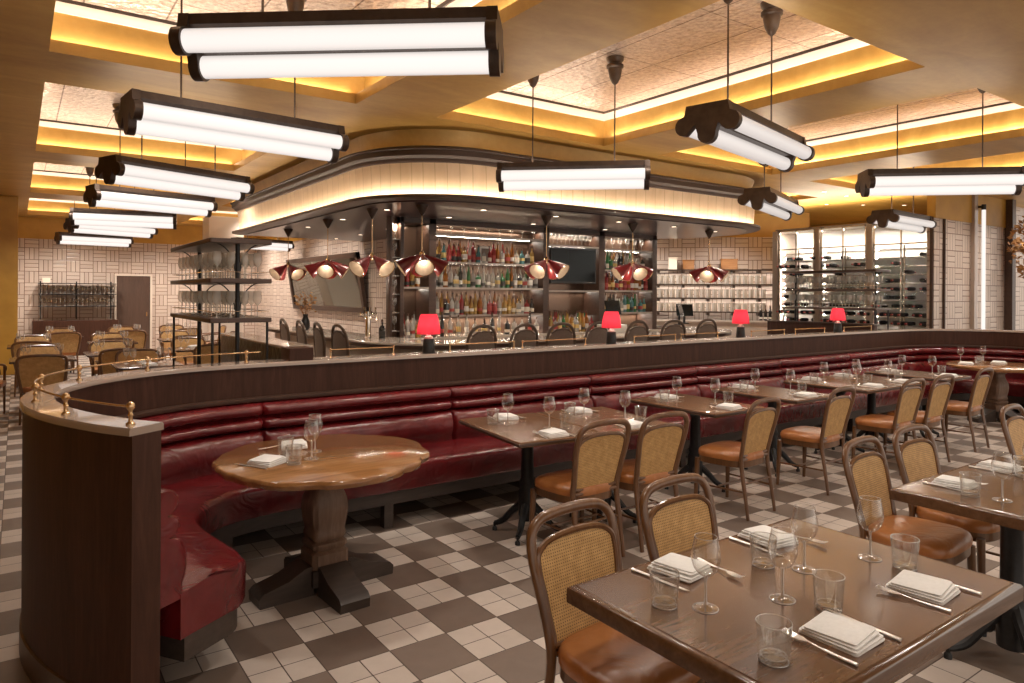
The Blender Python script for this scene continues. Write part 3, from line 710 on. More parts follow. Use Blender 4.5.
# ================================================================ TABLEWARE
def ringp(r, z, n=24): return [(r*math.cos(2*PI*k/n), r*math.sin(2*PI*k/n), z) for k in range(n)]
def glass_mb(kind):
    m = MB()
    if kind == 'wine':
        m.lathe([(.0375, 0), (.038, .0025), (.016, .006), (.006, .012)], 28, caps=False)
        m.lathe([(.006, .012), (.0038, .03), (.0036, .085), (.006, .097)], 12, 1, caps=False)
        m.lathe([(.006, .096), (.024, .106), (.037, .124), (.0435, .146), (.0435, .166), (.038, .192), (.0335, .215)], 28, caps=False)
        m.tube(ringp(.0335, .215), .0010, 6, 1, closed=True).tube(ringp(.0375, .0015), .0014, 6, 1, closed=True)
    elif kind == 'tumbler':
        m.lathe([(.035, .0), (.039, .004), (.042, .05), (.0455, .100)], 28, caps=False)
        m.lathe([(.0435, .100), (.040, .05), (.0365, .016), (.001, .014)], 28, caps=False); m.lathe([(.035, 0), (.001, .002)], 24, caps=False)
        m.tube(ringp(.0445, .100), .0012, 6, 1, closed=True).tube(ringp(.0365, .002), .0016, 6, 1, closed=True).tube(ringp(.033, .015), .0016, 6, 1, closed=True)
    elif kind == 'far':
        m.lathe([(.033, 0), (.005, .01), (.004, .09), (.030, .12), (.036, .15), (.030, .205)], 10, caps=False)
    return m
def make_wine(): return tag(glass_mb('wine').build('wine_glass', ['glass', 'rimglint']), 'g', 'glass')
def make_tumbler(): return tag(glass_mb('tumbler').build('tumbler', ['glass', 'rimglint']), 'g', 'glass')
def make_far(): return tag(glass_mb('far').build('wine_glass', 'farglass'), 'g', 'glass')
def make_shelf_glass(): return tag(MB().lathe([(.030, 0), (.034, .14), (.040, .17), (.041, .20)], 10, caps=False).build('tumbler', 'frost'), 'g', 'glass')  # shelf glasses drawn as plain stemless shapes; their kind is unclear
def make_pale(): return tag(glass_mb('far').build('wine_glass', 'brightglint'), 'g', 'glass')
def make_napkin():
    m = MB(); rnd = random.Random(5)
    for z, a, b, dx, rot in ((0.0, .075, .085, 0, 0), (.007, .074, .083, -.002, .02), (.014, .068, .078, -.006, .06), (.021, .064, .072, -.008, .09)):
        P = rrect(-a, a, -b, b, .008, 3); n = len(P); M_ = T(dx, 0, z, rot)
        vs = []
        for zz, k in ((0, .97), (.002, 1), (.005, 1), (.007, .96)):
            vs += [(x*k, y*k, zz+.0025*math.sin(x*60+y*40)+(.004 if x > .03 and z > .01 else 0)) for x, y in P]
        m.add(vs, [tuple(range(n))[::-1], tuple(range(3*n, 4*n))]+[(r*n+i, r*n+(i+1) % n, (r+1)*n+(i+1) % n, (r+1)*n+i) for r in range(3) for i in range(n)], 0, False, M_)
    return tag(m.build('napkin', 'linen'), 'n', 'napkin')
def make_knife():
    o = thing('knife', 'k', 'knife')
    MB().tube([(0, -.11, .006), (0, -.06, .006), (0, 0, .006)], [.007, .0058, .005], 8, flat=.6).build('handle', 'silver', o)
    m = MB(); P = [(-.004, 0), (.006, 0), (.009, .06), (.006, .105), (-.003, .118), (-.005, .06)]; m.prism(P, .004, .0055, 0); m.build('blade', 'silver', o); return o
def make_fork():
    o = thing('fork', 'f', 'fork')
    MB().tube(smoothpath([(0, -.10, .006), (0, -.05, .006), (0, 0, .008), (0, .04, .012)], 3), [.0065]*3+[.005]*3+[.003]*3+[.003], 8, flat=.55).build('handle', 'silver', o)
    m = MB(); P = smoothpath([(0, .035, .012), (0, .055, .010), (0, .075, .013)], 3)
    m.prism([(-.003, .036), (.003, .036), (.012, .055), (.0125, .072), (-.0125, .072), (-.012, .055)], .010, .0118)
    for k in range(4): x = -.0105+.007*k; m.tube([(x, .070, .011), (x, .092, .012), (x, .108, .016)], [.0022, .0018, .0012], 5)
    m.build('tines', 'silver', o); return o
def tware(kind, x, y, rz, where, z=.76, g=None):
    mk = dict(wine=make_wine, tumbler=make_tumbler, napkin=make_napkin, knife=make_knife, fork=make_fork)[kind]
    nm = dict(wine='clear wine glass', tumbler='clear water tumbler', napkin='folded white napkin', knife='silver knife', fork='silver fork')[kind]
    return inst(kind, mk, (x, y, z), rz, nm+' '+where, g or dict(wine='wine glasses on the dining tables', tumbler='water tumblers on the dining tables', napkin='folded napkins on the dining tables', knife='dinner knives', fork='dinner forks')[kind])
def setting(x, y, face, where, z=.76, wine=(.12, .23), tum=(.19, .15), jit=.0):
    """face = direction (rad) the guest looks to; +y local is towards the table centre."""
    c, s_ = math.cos(face), math.sin(face); J = random.uniform
    def at(u, v): return x+u*c-v*s_, y+u*s_+v*c
    p = at(0, 0); tware('napkin', *p, face+J(-.12, .12), where, z)
    p = at(.095, .0); tware('knife', *p, face+J(-.12, .12), where, z)
    p = at(-.100, .0); tware('fork', *p, face+J(-.12, .12), where, z)
    if wine: p = at(*wine); tware('wine', *p, 0, where, z)
    if tum: p = at(*tum); tware('tumbler', *p, 0, where, z)
N_ = 'on the nearest table, '
for kind, x, y, rz, ph in (('napkin', 1.84, 1.60, PI+.15, 'far left place'), ('knife', 1.72, 1.585, PI+.1, 'far left place'), ('fork', 1.955, 1.53, PI-.15, 'far left place'), ('wine', 1.685, 1.365, 0, 'in front of the far left napkin'), ('tumbler', 1.60, 1.45, 0, 'beside the far left knife'),
    ('napkin', 2.35, 1.61, PI-.1, 'far right place'), ('knife', 2.24, 1.59, PI, 'far right place'), ('fork', 2.46, 1.55, PI+.1, 'far right place'), ('wine', 2.20, 1.365, 0, 'in front of the far right napkin'), ('tumbler', 2.12, 1.47, 0, 'beside the far right knife'),
    ('napkin', 2.36, 1.055, .05, 'near right place'), ('knife', 2.47, 1.04, .0, 'near right place'), ('fork', 2.25, 1.03, .12, 'near right place'), ('wine', 2.49, 1.29, 0, 'near its right end'), ('tumbler', 2.51, 1.18, 0, 'beside the near right napkin'),
    ('napkin', 1.855, 1.04, .0, 'near left place'), ('knife', 1.965, 1.04, -.05, 'near left place'), ('fork', 1.735, 1.03, .02, 'near left place'), ('wine', 1.93, 1.27, 0, 'at its middle'), ('tumbler', 1.99, 1.155, 0, 'behind the near left napkin'), ('tumbler', 1.59, 1.07, 0, 'standing alone at the near left corner')):
    tware(kind, x, y, rz, N_+ph)
R_ = 'on the right edge table, '
setting(3.80, 1.55, PI, R_+'far left place', wine=(.10, .24), tum=(.13, .12)); setting(4.36, 1.56, PI, R_+'far right place', wine=(.14, .2), tum=(.08, .14))
setting(3.86, 1.03, 0, R_+'near left place')
for x, y, rz, ph in BAN:
    c, s_ = math.cos(rz), math.sin(rz)
    setting(x+.35*s_, y-.35*c, rz, 'at the aisle side of the '+ph, wine=(.10, .22), tum=(.20, .16)); setting(x-.33*s_, y+.33*c, PI+rz, 'at the banquette side of the '+ph, wine=(.09, .20), tum=(.18, .14))
for kind, x, y, rz, ph in (('napkin', 1.13, 3.90, .5, 'nearer place'), ('knife', 1.03, 3.86, .5, 'nearer place'), ('napkin', 1.38, 4.22, -.3, 'farther place'), ('fork', 1.27, 4.26, -1.4, 'farther place'), ('tumbler', 1.24, 3.80, 0, 'nearer the viewer'), ('tumbler', 1.27, 4.04, 0, 'beside the farther napkin'), ('wine', 1.36, 3.86, 0, 'nearer one of the pair'), ('wine', 1.44, 4.03, 0, 'farther one of the pair')):
    tware(kind, x, y, rz, 'on the round table of the near booth, '+ph)
for kind, x, y, rz, ph in (('napkin', 10.62, 4.20, .2, 'left place'), ('napkin', 11.15, 4.0, .1, 'right place'), ('tumbler', 10.75, 4.1, 0, 'left one'), ('tumbler', 10.95, 4.15, 0, 'right one'), ('wine', 10.9, 4.38, 0, 'left one'), ('wine', 11.3, 4.25, 0, 'right one')):
    tware(kind, x, y, rz, 'on the round table of the far right booth, '+ph)
for (x, y), ph in zip(LT, LTN):
    for k, (dx, dy) in enumerate(((-.17, -.1), (.17, .12), (-.22, .15), (.2, -.17))):
        inst('far', make_far, (x+dx, y+dy, .76), 0, ('near left', 'far right', 'far left', 'near right')[k]+' wine glass on the left room table '+ph, 'wine glasses on the left room tables')
    for k, (dx, dy) in enumerate(((0, -.25), (0, .25))):
        inst('napkin', make_napkin, (x+dx, y+dy, .76), .1, 'white napkin at the %s side of left room table %s' % (('near', 'far')[k], ph), 'napkins on the left room tables')

# ================================================================ PENDANTS
def make_pendant():
    o = thing('tube_pendant', 'p', 'pendant light')          # origin: centre of the housing top
    L = .70
    body = [(-.15, 0), (.15, 0), (.15, -.05), (.10, -.085), (.055, -.145), (-.055, -.145), (-.10, -.085), (-.15, -.05)]
    n = len(body); m = MB(); vs = [(-L, y, z) for y, z in body]+[(L, y, z) for y, z in body]
    m.add(vs, [tuple(range(n)), tuple(range(n, 2*n))[::-1]]+[(i, (i+1) % n, n+(i+1) % n, n+i) for i in range(n)]); m.build('housing', 'bronze', o)
    TB = ((-.168, -.135), (.168, -.135), (0, -.205))
    def lobe(cy, cz, r, a0, a1, n=10): return [(cy+r*math.cos(a0+(a1-a0)*k/n), cz+r*math.sin(a0+(a1-a0)*k/n)) for k in range(n+1)]
    out = [(-.152, .002), (-.165, -.065)]+lobe(-.168, -.135, .066, 2.3, 2.3+PI*1.05)+[(-.085, -.135)]+lobe(0, -.205, .066, PI*.97, 2*PI+.1)+[(.085, -.135)]+lobe(.168, -.135, .066, -.9-PI*.28, .84)+[(.165, -.065), (.152, .002)]
    for s_ in (-1, 1):
        m = MB(); n = len(out); x0, x1 = (s_*L, s_*(L+.05)); vs = [(x0, y, z) for y, z in out]+[(x1, y, z) for y, z in out]
        m.add(vs, [tuple(range(n)), tuple(range(n, 2*n))[::-1]]+[(i, (i+1) % n, n+(i+1) % n, n+i) for i in range(n)]); m.build('end_cap', 'bronze', o)
    for y, z in TB:
        MB().lathe([(.054, -L+.002), (.054, L-.002)], 20, M=T(0, y, z, 0, 0, PI/2)).build('tube', 'tube', o)
    for s_ in (-1, 1):
        MB().lathe([(.007, 0), (.007, ZT-3.0)], 8, M=T(s_*.41, 0, 0)).build('rod', 'bronze', o)
        MB().lathe([(.008, -.27), (.03, -.25), (.055, -.20), (.068, -.13), (.068, -.11), (.085, -.10), (.085, -.075), (.06, -.06), (.085, -.03), (.09, 0)], 20, M=T(s_*.41, 0, ZT-3.0)).build('canopy', 'bronze', o)
    return o
def away(x, y, d=.11):
    r = math.hypot(x, y); return x+x/r*d, y+y/r*d
PN = [(1.245, 3.11, -39.4, 'nearest one, across the top left'), (1.30, 5.19, 6, 'second of the left row'), (1.38, 7.92, 22, 'third of the left row'), (1.44, 10.06, 14, 'fourth of the left row'),
      (1.42, 12.76, -11, 'fifth of the left row'), (1.45, 14.9, 22, 'sixth of the left row'), (1.45, 18.5, 10, 'last of the left row before the back wall'), (4.94, 17.6, 15, 'behind the left glass shelves'),
      (4.48, 5.28, -42.9, 'seen broadside in front of the bar canopy'), (4.46, 3.22, 13.4, 'seen end on at the top right'), (7.95, 5.40, 20, 'seen end on at the right end of the bar canopy'), (7.70, 3.30, -43.7, 'long one cut by the right edge'), (11.4, 5.42, 4, 'in front of the wine cellar')]
for x, y, a, ph in PN:
    x, y = away(x, y); area_light('added_ceiling_uplight', (x, y, 3.02), (PI, 0, math.radians(a)), 1.3, .12, 9, (1, .86, .70)); inst('pend', make_pendant, (x, y, 3.0), math.radians(a), 'bronze three tube pendant light, '+ph, 'three tube pendant lights')  # unseen uplight added above each housing to brighten the ceiling

# ================================================================ BAR
def rpoly(P, seg=10):
    """polygon with per-corner radius: [(x,y,r)] counter-clockwise"""
    out = []; n = len(P)
    for i in range(n):
        p0, p1, p2 = Vector(P[i-1][:2]), Vector(P[i][:2]), Vector(P[(i+1) % n][:2]); r = P[i][2]
        if r <= 0: out.append(tuple(p1)); continue
        a, b = (p0-p1).normalized(), (p2-p1).normalized(); ang = a.angle(b); tl = r/math.tan(ang/2)
        c = p1+(a+b).normalized()*(r/math.sin(ang/2)); s0 = p1+a*tl-c; s1 = p1+b*tl-c
        a0 = math.atan2(s0.y, s0.x); a1 = math.atan2(s1.y, s1.x); d_ = (a1-a0+PI) % (2*PI)-PI
        for k in range(seg+1): q = a0+d_*k/seg; out.append((c.x+r*math.cos(q), c.y+r*math.sin(q)))
    return out
CAN_ = [(3.40, 6.98, 1.15), (11.0, 6.98, 1.45), (11.0, 9.95, 1.45), (7.2, 9.95, 0), (7.2, 13.2, 0), (3.40, 13.2, .3)]
def off(P, d):   # outward offset of a ccw corner polygon (axis aligned)
    q = [(3.42-d, 6.98-d, 1.15+d), (10.72+d, 6.98-d, 1.45+d), (10.72+d, 9.95+d, 1.45+d), (7.2+d, 9.95+d, 0), (7.2+d, 13.9+d, 0), (3.42-d, 13.9+d, .3)]
    return rpoly(q, 14)
can = thing('bar_canopy', 'large rounded canopy with lit cream fascia above the bar', 'canopy')
def skin(rings, closed_top=False, closed_bot=False):
    m = MB(); n = len(rings[0][0]); vs = []
    for P, z in rings: vs += [(x, y, z) for x, y in P]
    fs = [(r*n+k, r*n+(k+1) % n, (r+1)*n+(k+1) % n, (r+1)*n+k) for r in range(len(rings)-1) for k in range(n)]
    if closed_bot: fs.append(tuple(range(n))[::-1])
    if closed_top: fs.append(tuple(range((len(rings)-1)*n, len(rings)*n)))
    return m.add(vs, fs, 0, True)
def mat_fascia():
    t = NT('cream_beadboard'); tc = t.new('ShaderNodeTexCoord'); sp = t.new('ShaderNodeSeparateXYZ'); t.l.new(tc.outputs['Object'], sp.inputs[0])
    f = t.M('FRACT', t.M('MULTIPLY', t.M('SUBTRACT', sp.outputs[0], sp.outputs[1]), 5.2)); g = t.M('LESS_THAN', t.M('ABSOLUTE', t.M('SUBTRACT', f, .5)), .035)
    nz = t.noise(t.coord((1, 1, .3)), 6, 4)
    t.set(col=t.mix(g, t.ramp(nz, [(.3, (.60, .43, .27)), (.7, (.70, .53, .36))]), (.50, .35, .21)), rough=.35); t.bump(t.M('SUBTRACT', 1, g), .4, .01); return t.m
MT['fascia'] = mat_fascia(); MT['cornice'] = plain('dark_cornice', (.045, .022, .013), .55)
skin([(off(0, 0), 2.82), (off(0, .02), 2.92), (off(0, .03), 3.10), (off(0, .05), 3.22)]).build('fascia', 'fascia', can)
skin([(off(0, .03), 3.205), (off(0, .07), 3.21), (off(0, .09), 3.24), (off(0, .09), 3.25), (off(0, .13), 3.28), (off(0, .13), 3.34), (off(0, .15), 3.35), (off(0, .15), 3.37), (off(0, .02), 3.41)], True, True).build('cornice', 'cornice', can)
skin([(off(0, -.02), 3.405), (off(0, -.02), 3.50), (off(0, .02), 3.60)]).build('collar', 'gold', can)
skin([(off(0, -.10), 2.79), (off(0, .10), 2.79), (off(0, .125), 2.80), (off(0, .125), 2.835), (off(0, .115), 2.835), (off(0, .115), 2.81), (off(0, -.02), 2.81)], True, True).build('bottom_rim', 'walnutx', can)
skin([(off(0, -.10), 2.775), (off(0, -.10), 2.79)], True, True).build('soffit', 'soffit', can)
# wash lights lying on the rim
rim = off(0, .085); acc_ = []
for k in range(len(rim)):
    a, b = Vector(rim[k]), Vector(rim[(k+1) % len(rim)]); acc_.append((a, b))
def rim_light(a, b):
    d_ = b-a
    if d_.length < .02 or (a.y+b.y)/2 > 9.9 and (a.x+b.x)/2 > 4: return
    o = area_light('fascia_led', ((a.x+b.x)/2, (a.y+b.y)/2, 2.82), (0, 0, 0), d_.length, .03, 3.6*d_.length, (1, .84, .66))
    o.rotation_euler = (Matrix.Rotation(math.atan2(d_.y, d_.x), 4, 'Z') @ Matrix.Rotation(PI-.45, 4, 'X')).to_euler()
k = 0
while k < len(acc_):
    a, b = acc_[k]
    if (b-a).length > 1: rim_light(a, b); k += 1
    else:
        k2 = min(k+2, len(acc_)-1)
        while k2 > k and (acc_[k2][1]-acc_[k2][0]).length > 1: k2 -= 1
        rim_light(a, acc_[k2][1]); k = k2+1
SL = [(3.9, 8.3), (3.9, 9.8), (3.9, 11.3), (4.9, 7.55), (6.1, 7.55), (7.3, 7.55), (8.5, 7.55), (9.7, 7.7), (5.0, 8.6), (6.5, 8.6), (8.0, 8.6), (5.1, 10.8), (5.2, 12.2), (5.2, 13.4)]  # the last two are added to brighten the tiled inner wall
for k, (x, y) in enumerate(SL):
    o = tag(MB().lathe([(.05, 0), (.055, -.006), (.04, -.008)], 16, 0, caps=False).lathe([(.041, -.007), (.001, -.007)], 16, 1, caps=False).build('downlight', ['brass', 'bulb']), 'small recessed soffit downlight, '+(('left arm, %s from the corner' % ORD[k]) if k < 3 else ('front row, %s from left' % ORD[k-3]) if k < 8 else ('inner row, %s from left' % ORD[k-8]) if k < 11 else 'left arm inner row with added lamps, %s from the front' % ORD[k-11]), 'downlight', 'recessed downlights in the soffit'); o.location = (x, y, 2.775)
    spot('soffit_spot', (x, y, 2.76), 45 if k > 10 else 24, 2.4)
for k, (x, y) in enumerate(((13.8, 8.1), (14.5, 7.7), (15.2, 7.2), (12.95, 7.2), (12.1, 7.15))):
    o = tag(MB().lathe([(.05, 0), (.055, -.006), (.04, -.008)], 16, 0, caps=False).lathe([(.041, -.007), (.001, -.007)], 16, 1, caps=False).build('downlight', ['brass', 'bulb']), 'small round downlight in the gold ceiling, '+['above the cellar, farthest', 'above the middle of the cellar', 'above the cellar, rightmost', 'just in front of the cellar', 'between the canopy end and the cellar'][k], 'downlight', 'downlights in the gold ceiling'); o.location = (x, y, ZL)
    spot('ceiling_spot_and_fill', (x, y, ZL-.02), 14, 2.4)

bar = thing('bar_counter', 'long bar with pale stone top, dark edge and rounded corner', 'bar')
def barpoly(d): return rpoly([(3.62+d, 7.42+d, max(.05, 1.05-d)), (10.6-d, 7.42+d, max(.05, 1.2-d)), (10.6-d, 9.9-d, max(.05, 1.2-d)), (9.9, 9.9-d, 0), (9.9, 9.22-d, .3), (9.6-d, 8.05-d, .5+d*.4), (4.3+d*-1, 8.05-d, .4), (4.3-d, 12.6, 0), (3.62+d, 12.6, 0)], 8)
MB().prism(barpoly(0), 1.045, 1.075, .006).build('counter_top', 'marble', bar)
MB().prism(barpoly(.008), 1.0, 1.045, .004).build('counter_edge', 'walnutx', bar)
MB().prism(barpoly(.14), .0, 1.0, .0).build('bar_front', 'bargrey', bar)
MB().tube([(x, y, .22) for x, y in [(3.64, 12.5), (3.64, 9), (3.66, 8.4), (4.0, 7.75), (4.6, 7.46), (5.5, 7.44), (9.8, 7.44)]], .022, 8).build('foot_rail', 'brass', bar)

def make_stool():
    o = thing('bar_stool', 's', 'bar stool')
    MB().rbox(-.20, .20, -.19, .19, .76, .83, .07, .02).build('seat', 'taupe', o)
    for x, y in ((-.17, .16), (.17, .16), (-.17, -.17), (.17, -.17)): MB().tube([(x, y, .77), (x*1.12, y*1.12, 0)], [.018, .013], 8).build('leg', 'taupeframe', o)
    MB().tube([(-.19, -.18, .28), (.19, -.18, .28), (.19, .18, .28), (-.19, .18, .28)], .009, 6, closed=True).build('foot_ring', 'brass', o)
    pr = [(-.18, .78), (-.195, 1.0), (-.20, 1.12), (-.165, 1.24), (-.09, 1.305), (0, 1.32), (.09, 1.305), (.165, 1.24), (.20, 1.12), (.195, 1.0), (.18, .78)]
    f = lambda x, z: -.19-.07*max(0, z-.8)+.35*x*x*2
    P = smoothpath([(x, f(x, z), z) for x, z in pr], 3); MB().tube(P, .019, 8).build('back_frame', 'taupeframe', o)
    q = [(-.175, .86), (-.18, 1.0), (-.18, 1.11), (-.15, 1.20), (-.08, 1.245), (0, 1.255), (.08, 1.245), (.15, 1.20), (.18, 1.11), (.18, 1.0), (.175, .86)]
    MB().tube([(x, f(x, z), z) for x, z in q[3:8]], .013, 8).build('back_rail', 'taupeframe', o)
    m = MB(); vs = []
    for dy in (-.006, .006):
        for z, hw in ((.86, .17), (1.0, .178), (1.1, .178), (1.17, .16), (1.215, .12), (1.24, .06)):
            for k in range(9): x = -hw+2*hw*k/8; vs.append((x, f(x, z)+dy, z))
    fs = [(b+r*9+k, b+r*9+k+1, b+(r+1)*9+k+1, b+(r+1)*9+k) for b in (0, 54) for r in range(5) for k in range(8)]
    m.add(vs, fs, 0, True); m.build('back_panel', 'taupe', o); return o
STF = [4.40, 5.02, 5.63, 6.25, 6.95, 7.72, 8.42]
for k, x in enumerate(STF):
    inst('stool', make_stool, (x, 7.0, 0), random.uniform(-.25, .05), 'arched taupe bar stool at the long bar front, '+['first from the left', 'second from the left', 'third from the left', 'behind the second red lamp', 'fifth from the left', 'second from the right', 'last on the right'][k], 'bar stools along the front')
for k, y in enumerate((10.0, 9.3, 8.65, 8.0)):
    inst('stool', make_stool, (3.22, y-.3, 0), -PI/2+random.uniform(-.1, .1), 'arched taupe bar stool seen side on at the left end of the bar, '+['farthest', 'second farthest', 'second nearest', 'nearest'][k], 'bar stools at the left end')

# back bar
BX0, BX1, BY = 4.42, 9.62, 9.0
bb = thing('back_bar', 'tall dark back bar with lit glass shelves of bottles', 'back bar')
MB().box(BX0, BX1, BY+.36, BY+.42, .0, 2.775).build('back_panel', 'barback', bb)
posts = [(4.42, 4.48), (4.88, 5.00), (6.98, 7.10), (8.20, 8.34), (9.52, 9.64)]
for a, b in posts: MB().rbox(a, b, BY-.04, BY+.36, 1.05, 2.775, .006, .003).build('post', 'walnutx', bb)
MB().rbox(BX0, BX1, BY-.22, BY+.36, 0, 1.02, .01, .004).build('base_cabinet', 'walnutx', bb)
MB().rbox(BX0, BX1, BY-.26, BY+.36, 1.02, 1.06, .01, .004).build('counter_top', 'marble', bb)
MB().box(BX0, BX1, BY-.04, BY+.36, 2.70, 2.775).build('header', 'walnutx', bb)
BAYS = [('narrow left bay', 4.48, 4.88, (1.78, 1.12, 2.16)), ('wide bay', 5.00, 6.98, (1.37, 1.78, 2.16, 2.57)), ('television bay', 7.10, 8.20, (1.75, 2.50)), ('right bay', 8.34, 9.52, (1.37, 1.76, 2.12, 2.48))]
for nm, a, b, zs in BAYS:
    for z in zs:
        if z < 1.2: continue
        MB().box(a, b, BY-.02, BY+.35, z-.018, z).build('shelf', 'shelfglass', bb)
        MB().box(a, b, BY-.035, BY-.02, z-.026, z+.004).build('shelf_edge', 'shelfedge', bb)
        area_light('shelf_led', ((a+b)/2, BY+.30, z-.03), (-.35, 0, 0), b-a-.05, .02, 3.2*(b-a), (1, .88, .74))
    area_light('bay_light', ((a+b)/2, BY+.1, 2.69), (0, 0, 0), b-a-.05, .05, 7*(b-a), (1, .86, .70))
    z = 1.37 if nm in ('wide bay', 'right bay') else 1.75
    area_light('shelf_led', ((a+b)/2, BY+.32, 1.30), (-.2, 0, 0), b-a-.05, .02, 4*(b-a), (1, .88, .74))
SHAPES = [[(.037, 0), (.038, .01), (.038, .17), (.030, .20), (.014, .225), (.013, .28)], [(.033, 0), (.034, .19), (.026, .23), (.013, .25), (.012, .31)], [(.045, 0), (.046, .13), (.03, .165), (.013, .18), (.013, .23)],
          [(.030, 0), (.037, .08), (.034, .15), (.015, .19), (.013, .25)], [(.042, 0), (.042, .15), (.040, .17), (.015, .18), (.014, .21)], [(.027, 0), (.028, .22), (.012, .27), (.012, .33)]]
CN = ['clear', 'amber', 'green', 'black', 'golden', 'red', 'teal']
def make_bottle(si, ci, li):
    pr = SHAPES[si]; zt = pr[-1][1]; m = MB(); m.lathe(pr, 12, 0); r = pr[1][0]
    h0 = (.03, .05, .06)[li % 3]; m.lathe([(r+.001, h0), (r+.001, h0+(.06, .045, .08)[(li+si) % 3])], 12, 1, caps=False); m.lathe([(.0145, zt-.005), (.0145, zt+.03)], 10, 2)
    return tag(m.build('bottle', [BOT[ci], LBL[li], CAPM]), 'b', 'bottle')
rb = random.Random(11)
def bottles(a, b, y, z, where, grp, step=.076, pal=(0, 0, 1, 1, 3, 4, 2, 0, 5), two=True, ysp=.13):
    x = a+.015; kk = 0; RW = [.038, .034, .046, .037, .042, .028]
    while True:
        si = rb.randrange(6); x += RW[si]+.004
        if x > b-RW[si]-.005: break
        ci = rb.choice(pal); li = rb.randrange(5); key = ('bot', si, ci, li % 5); s0 = si
        inst(key, lambda: make_bottle(si, ci, li), (x, y+rb.uniform(-.012, .012), z), rb.uniform(0, 6), '%s bottle %s, %s from left' % (CN[ci], where, ordw(kk)), grp)
        if two and rb.random() < .8:
            si = rb.choice((1, 5, 3)); ci = rb.choice(pal)
            key = ('bot', si, ci, li % 5); inst(key, lambda: make_bottle(si, ci, li), (x, y+ysp, z), 0, '%s bottle %s, behind the %s' % (CN[ci], where, ordw(kk)), grp)
        kk += 1; x += RW[s0]+.004+max(0, step-.076)+rb.uniform(0, .012)
bottles(4.44, 4.86, BY+.08, 1.78, 'on the upper shelf of the narrow left bay', 'bottles in the narrow left bay', pal=(5, 1, 0, 4))
bottles(4.44, 4.86, BY+.05, 1.06, 'on the counter of the narrow left bay', 'bottles in the narrow left bay', pal=(0, 4, 0, 5)); 
bottles(5.02, 6.96, BY+.08, 1.37, 'on the lowest shelf of the wide bay', 'bottles on the lowest shelf of the wide bay', pal=(0, 1, 3, 4, 5, 0, 4))
bottles(5.02, 6.96, BY+.08, 1.78, 'on the middle shelf of the wide bay', 'bottles on the middle shelf of the wide bay', pal=(0, 0, 3, 0, 2, 1, 0))
bottles(5.02, 6.96, BY+.08, 2.16, 'on the upper shelf of the wide bay', 'bottles on the upper shelf of the wide bay', pal=(5, 4, 0, 1, 6))
bottles(7.12, 8.18, BY+.0, 1.06, 'in the front row below the television', 'bottles below the television', pal=(0, 1, 0, 4, 5, 2))
bottles(7.12, 8.18, BY+.2, 1.06, 'in the rear row below the television', 'bottles below the television', pal=(0, 1, 0, 4, 5, 2), two=False)
bottles(8.36, 9.50, BY+.08, 1.37, 'on the lowest shelf of the right bay', 'bottles on the lowest shelf of the right bay', pal=(2, 0, 3, 2, 0, 6))
bottles(8.36, 9.50, BY+.08, 1.76, 'on the middle shelf of the right bay', 'bottles on the middle shelf of the right bay', pal=(1, 1, 0, 5, 3))
bottles(8.36, 9.50, BY+.08, 2.12, 'on the upper shelf of the right bay', 'bottles on the upper shelf of the right bay', pal=(2, 0, 3, 2, 4))
bottles(5.05, 6.96, BY-.05, 1.06, 'on the counter under the wide bay', 'bottles under the wide bay', step=.13, pal=(0, 0, 3), two=False)
def row(kind, mk, a, b, y, z, step, where, grp, rz=0):
    x = a
    kk = 0
    while x <= b: inst(kind, mk, (x, y, z), rz, where+', %s from left' % ordw(kk), grp); x += step; kk += 1
row('far', make_far, 7.16, 8.14, BY+.05, 2.50, .09, 'wine glass in the row above the television', 'glasses above the television')
row('far', make_far, 5.08, 6.9, BY+.05, 2.57, .22, 'stemmed glass on the top shelf of the wide bay', 'glasses on the top shelf of the wide bay')
row('far', make_far, 8.42, 9.46, BY+.05, 2.48, .18, 'stemmed glass on the top shelf of the right bay', 'glasses on the top shelf of the right bay')
for k, z in enumerate((1.16, 1.42, 1.68, 1.94, 2.20, 2.46)):
    inst('far', make_far, (4.36, BY+.02, z), 0, 'glass in the narrow slot at the left end of the back bar, %s from below' % ORD[k], 'glasses in the narrow slot')
    MB().box(4.30, 4.42, BY-.02, BY+.06, z-.012, z).build('shelf', 'shelfglass', bb)
MB().rbox(4.26, 4.30, BY-.04, BY+.08, 1.05, 2.775, .006, .003).build('post', 'walnutx', bb); MB().box(4.30, 4.42, BY+.06, BY+.08, 1.05, 2.775).build('slot_back', 'barback', bb)
area_light('slot_led', (4.36, BY-.02, 2.68), (0, 0, 0), .08, .05, 3)
tv = thing('television', 'black flat screen television in the back bar', 'television', (7.65, BY-.02, 2.17))
MB().rbox(-.50, .50, 0, .05, -.30, .30, .01, .004).build('case', 'black', tv); MB().box(-.47, .47, -.004, 0, -.27, .27).build('screen', 'screen', tv)
pf = thing('picture_frame', 'white framed picture among bottles on the upper shelf', 'picture', (5.92, BY+.06, 2.16)); MB().box(-.10, .10, 0, .015, 0, .26).build('frame', 'stoneware', pf); MB().box(-.075, .075, -.003, 0, .03, .23).build('print', 'taupe', pf)
def make_pos():
    o = thing('till_screen', 'p', 'till'); MB().rbox(-.08, .08, -.08, .08, 0, .02, .02, .004).build('base', 'black', o)
    MB().box(-.02, .02, -.02, .02, .02, .18).build('stand', 'black', o); MB().box(-.17, .17, -.012, .012, -.12, .12, M=T(0, -.02, .27, 0, -.25)).build('screen', 'screen', o); return o
inst('pos', make_pos, (7.93, 8.35, 1.2), .1, 'black till screen standing behind the second red lamp'); inst('pos', make_pos, (10.3, 9.0, 1.11), .5, 'black till screen near the right end of the bar, left of two'); inst('pos', make_pos, (10.9, 9.4, 1.11), -.5, 'black till screen near the right end of the bar, right of two')
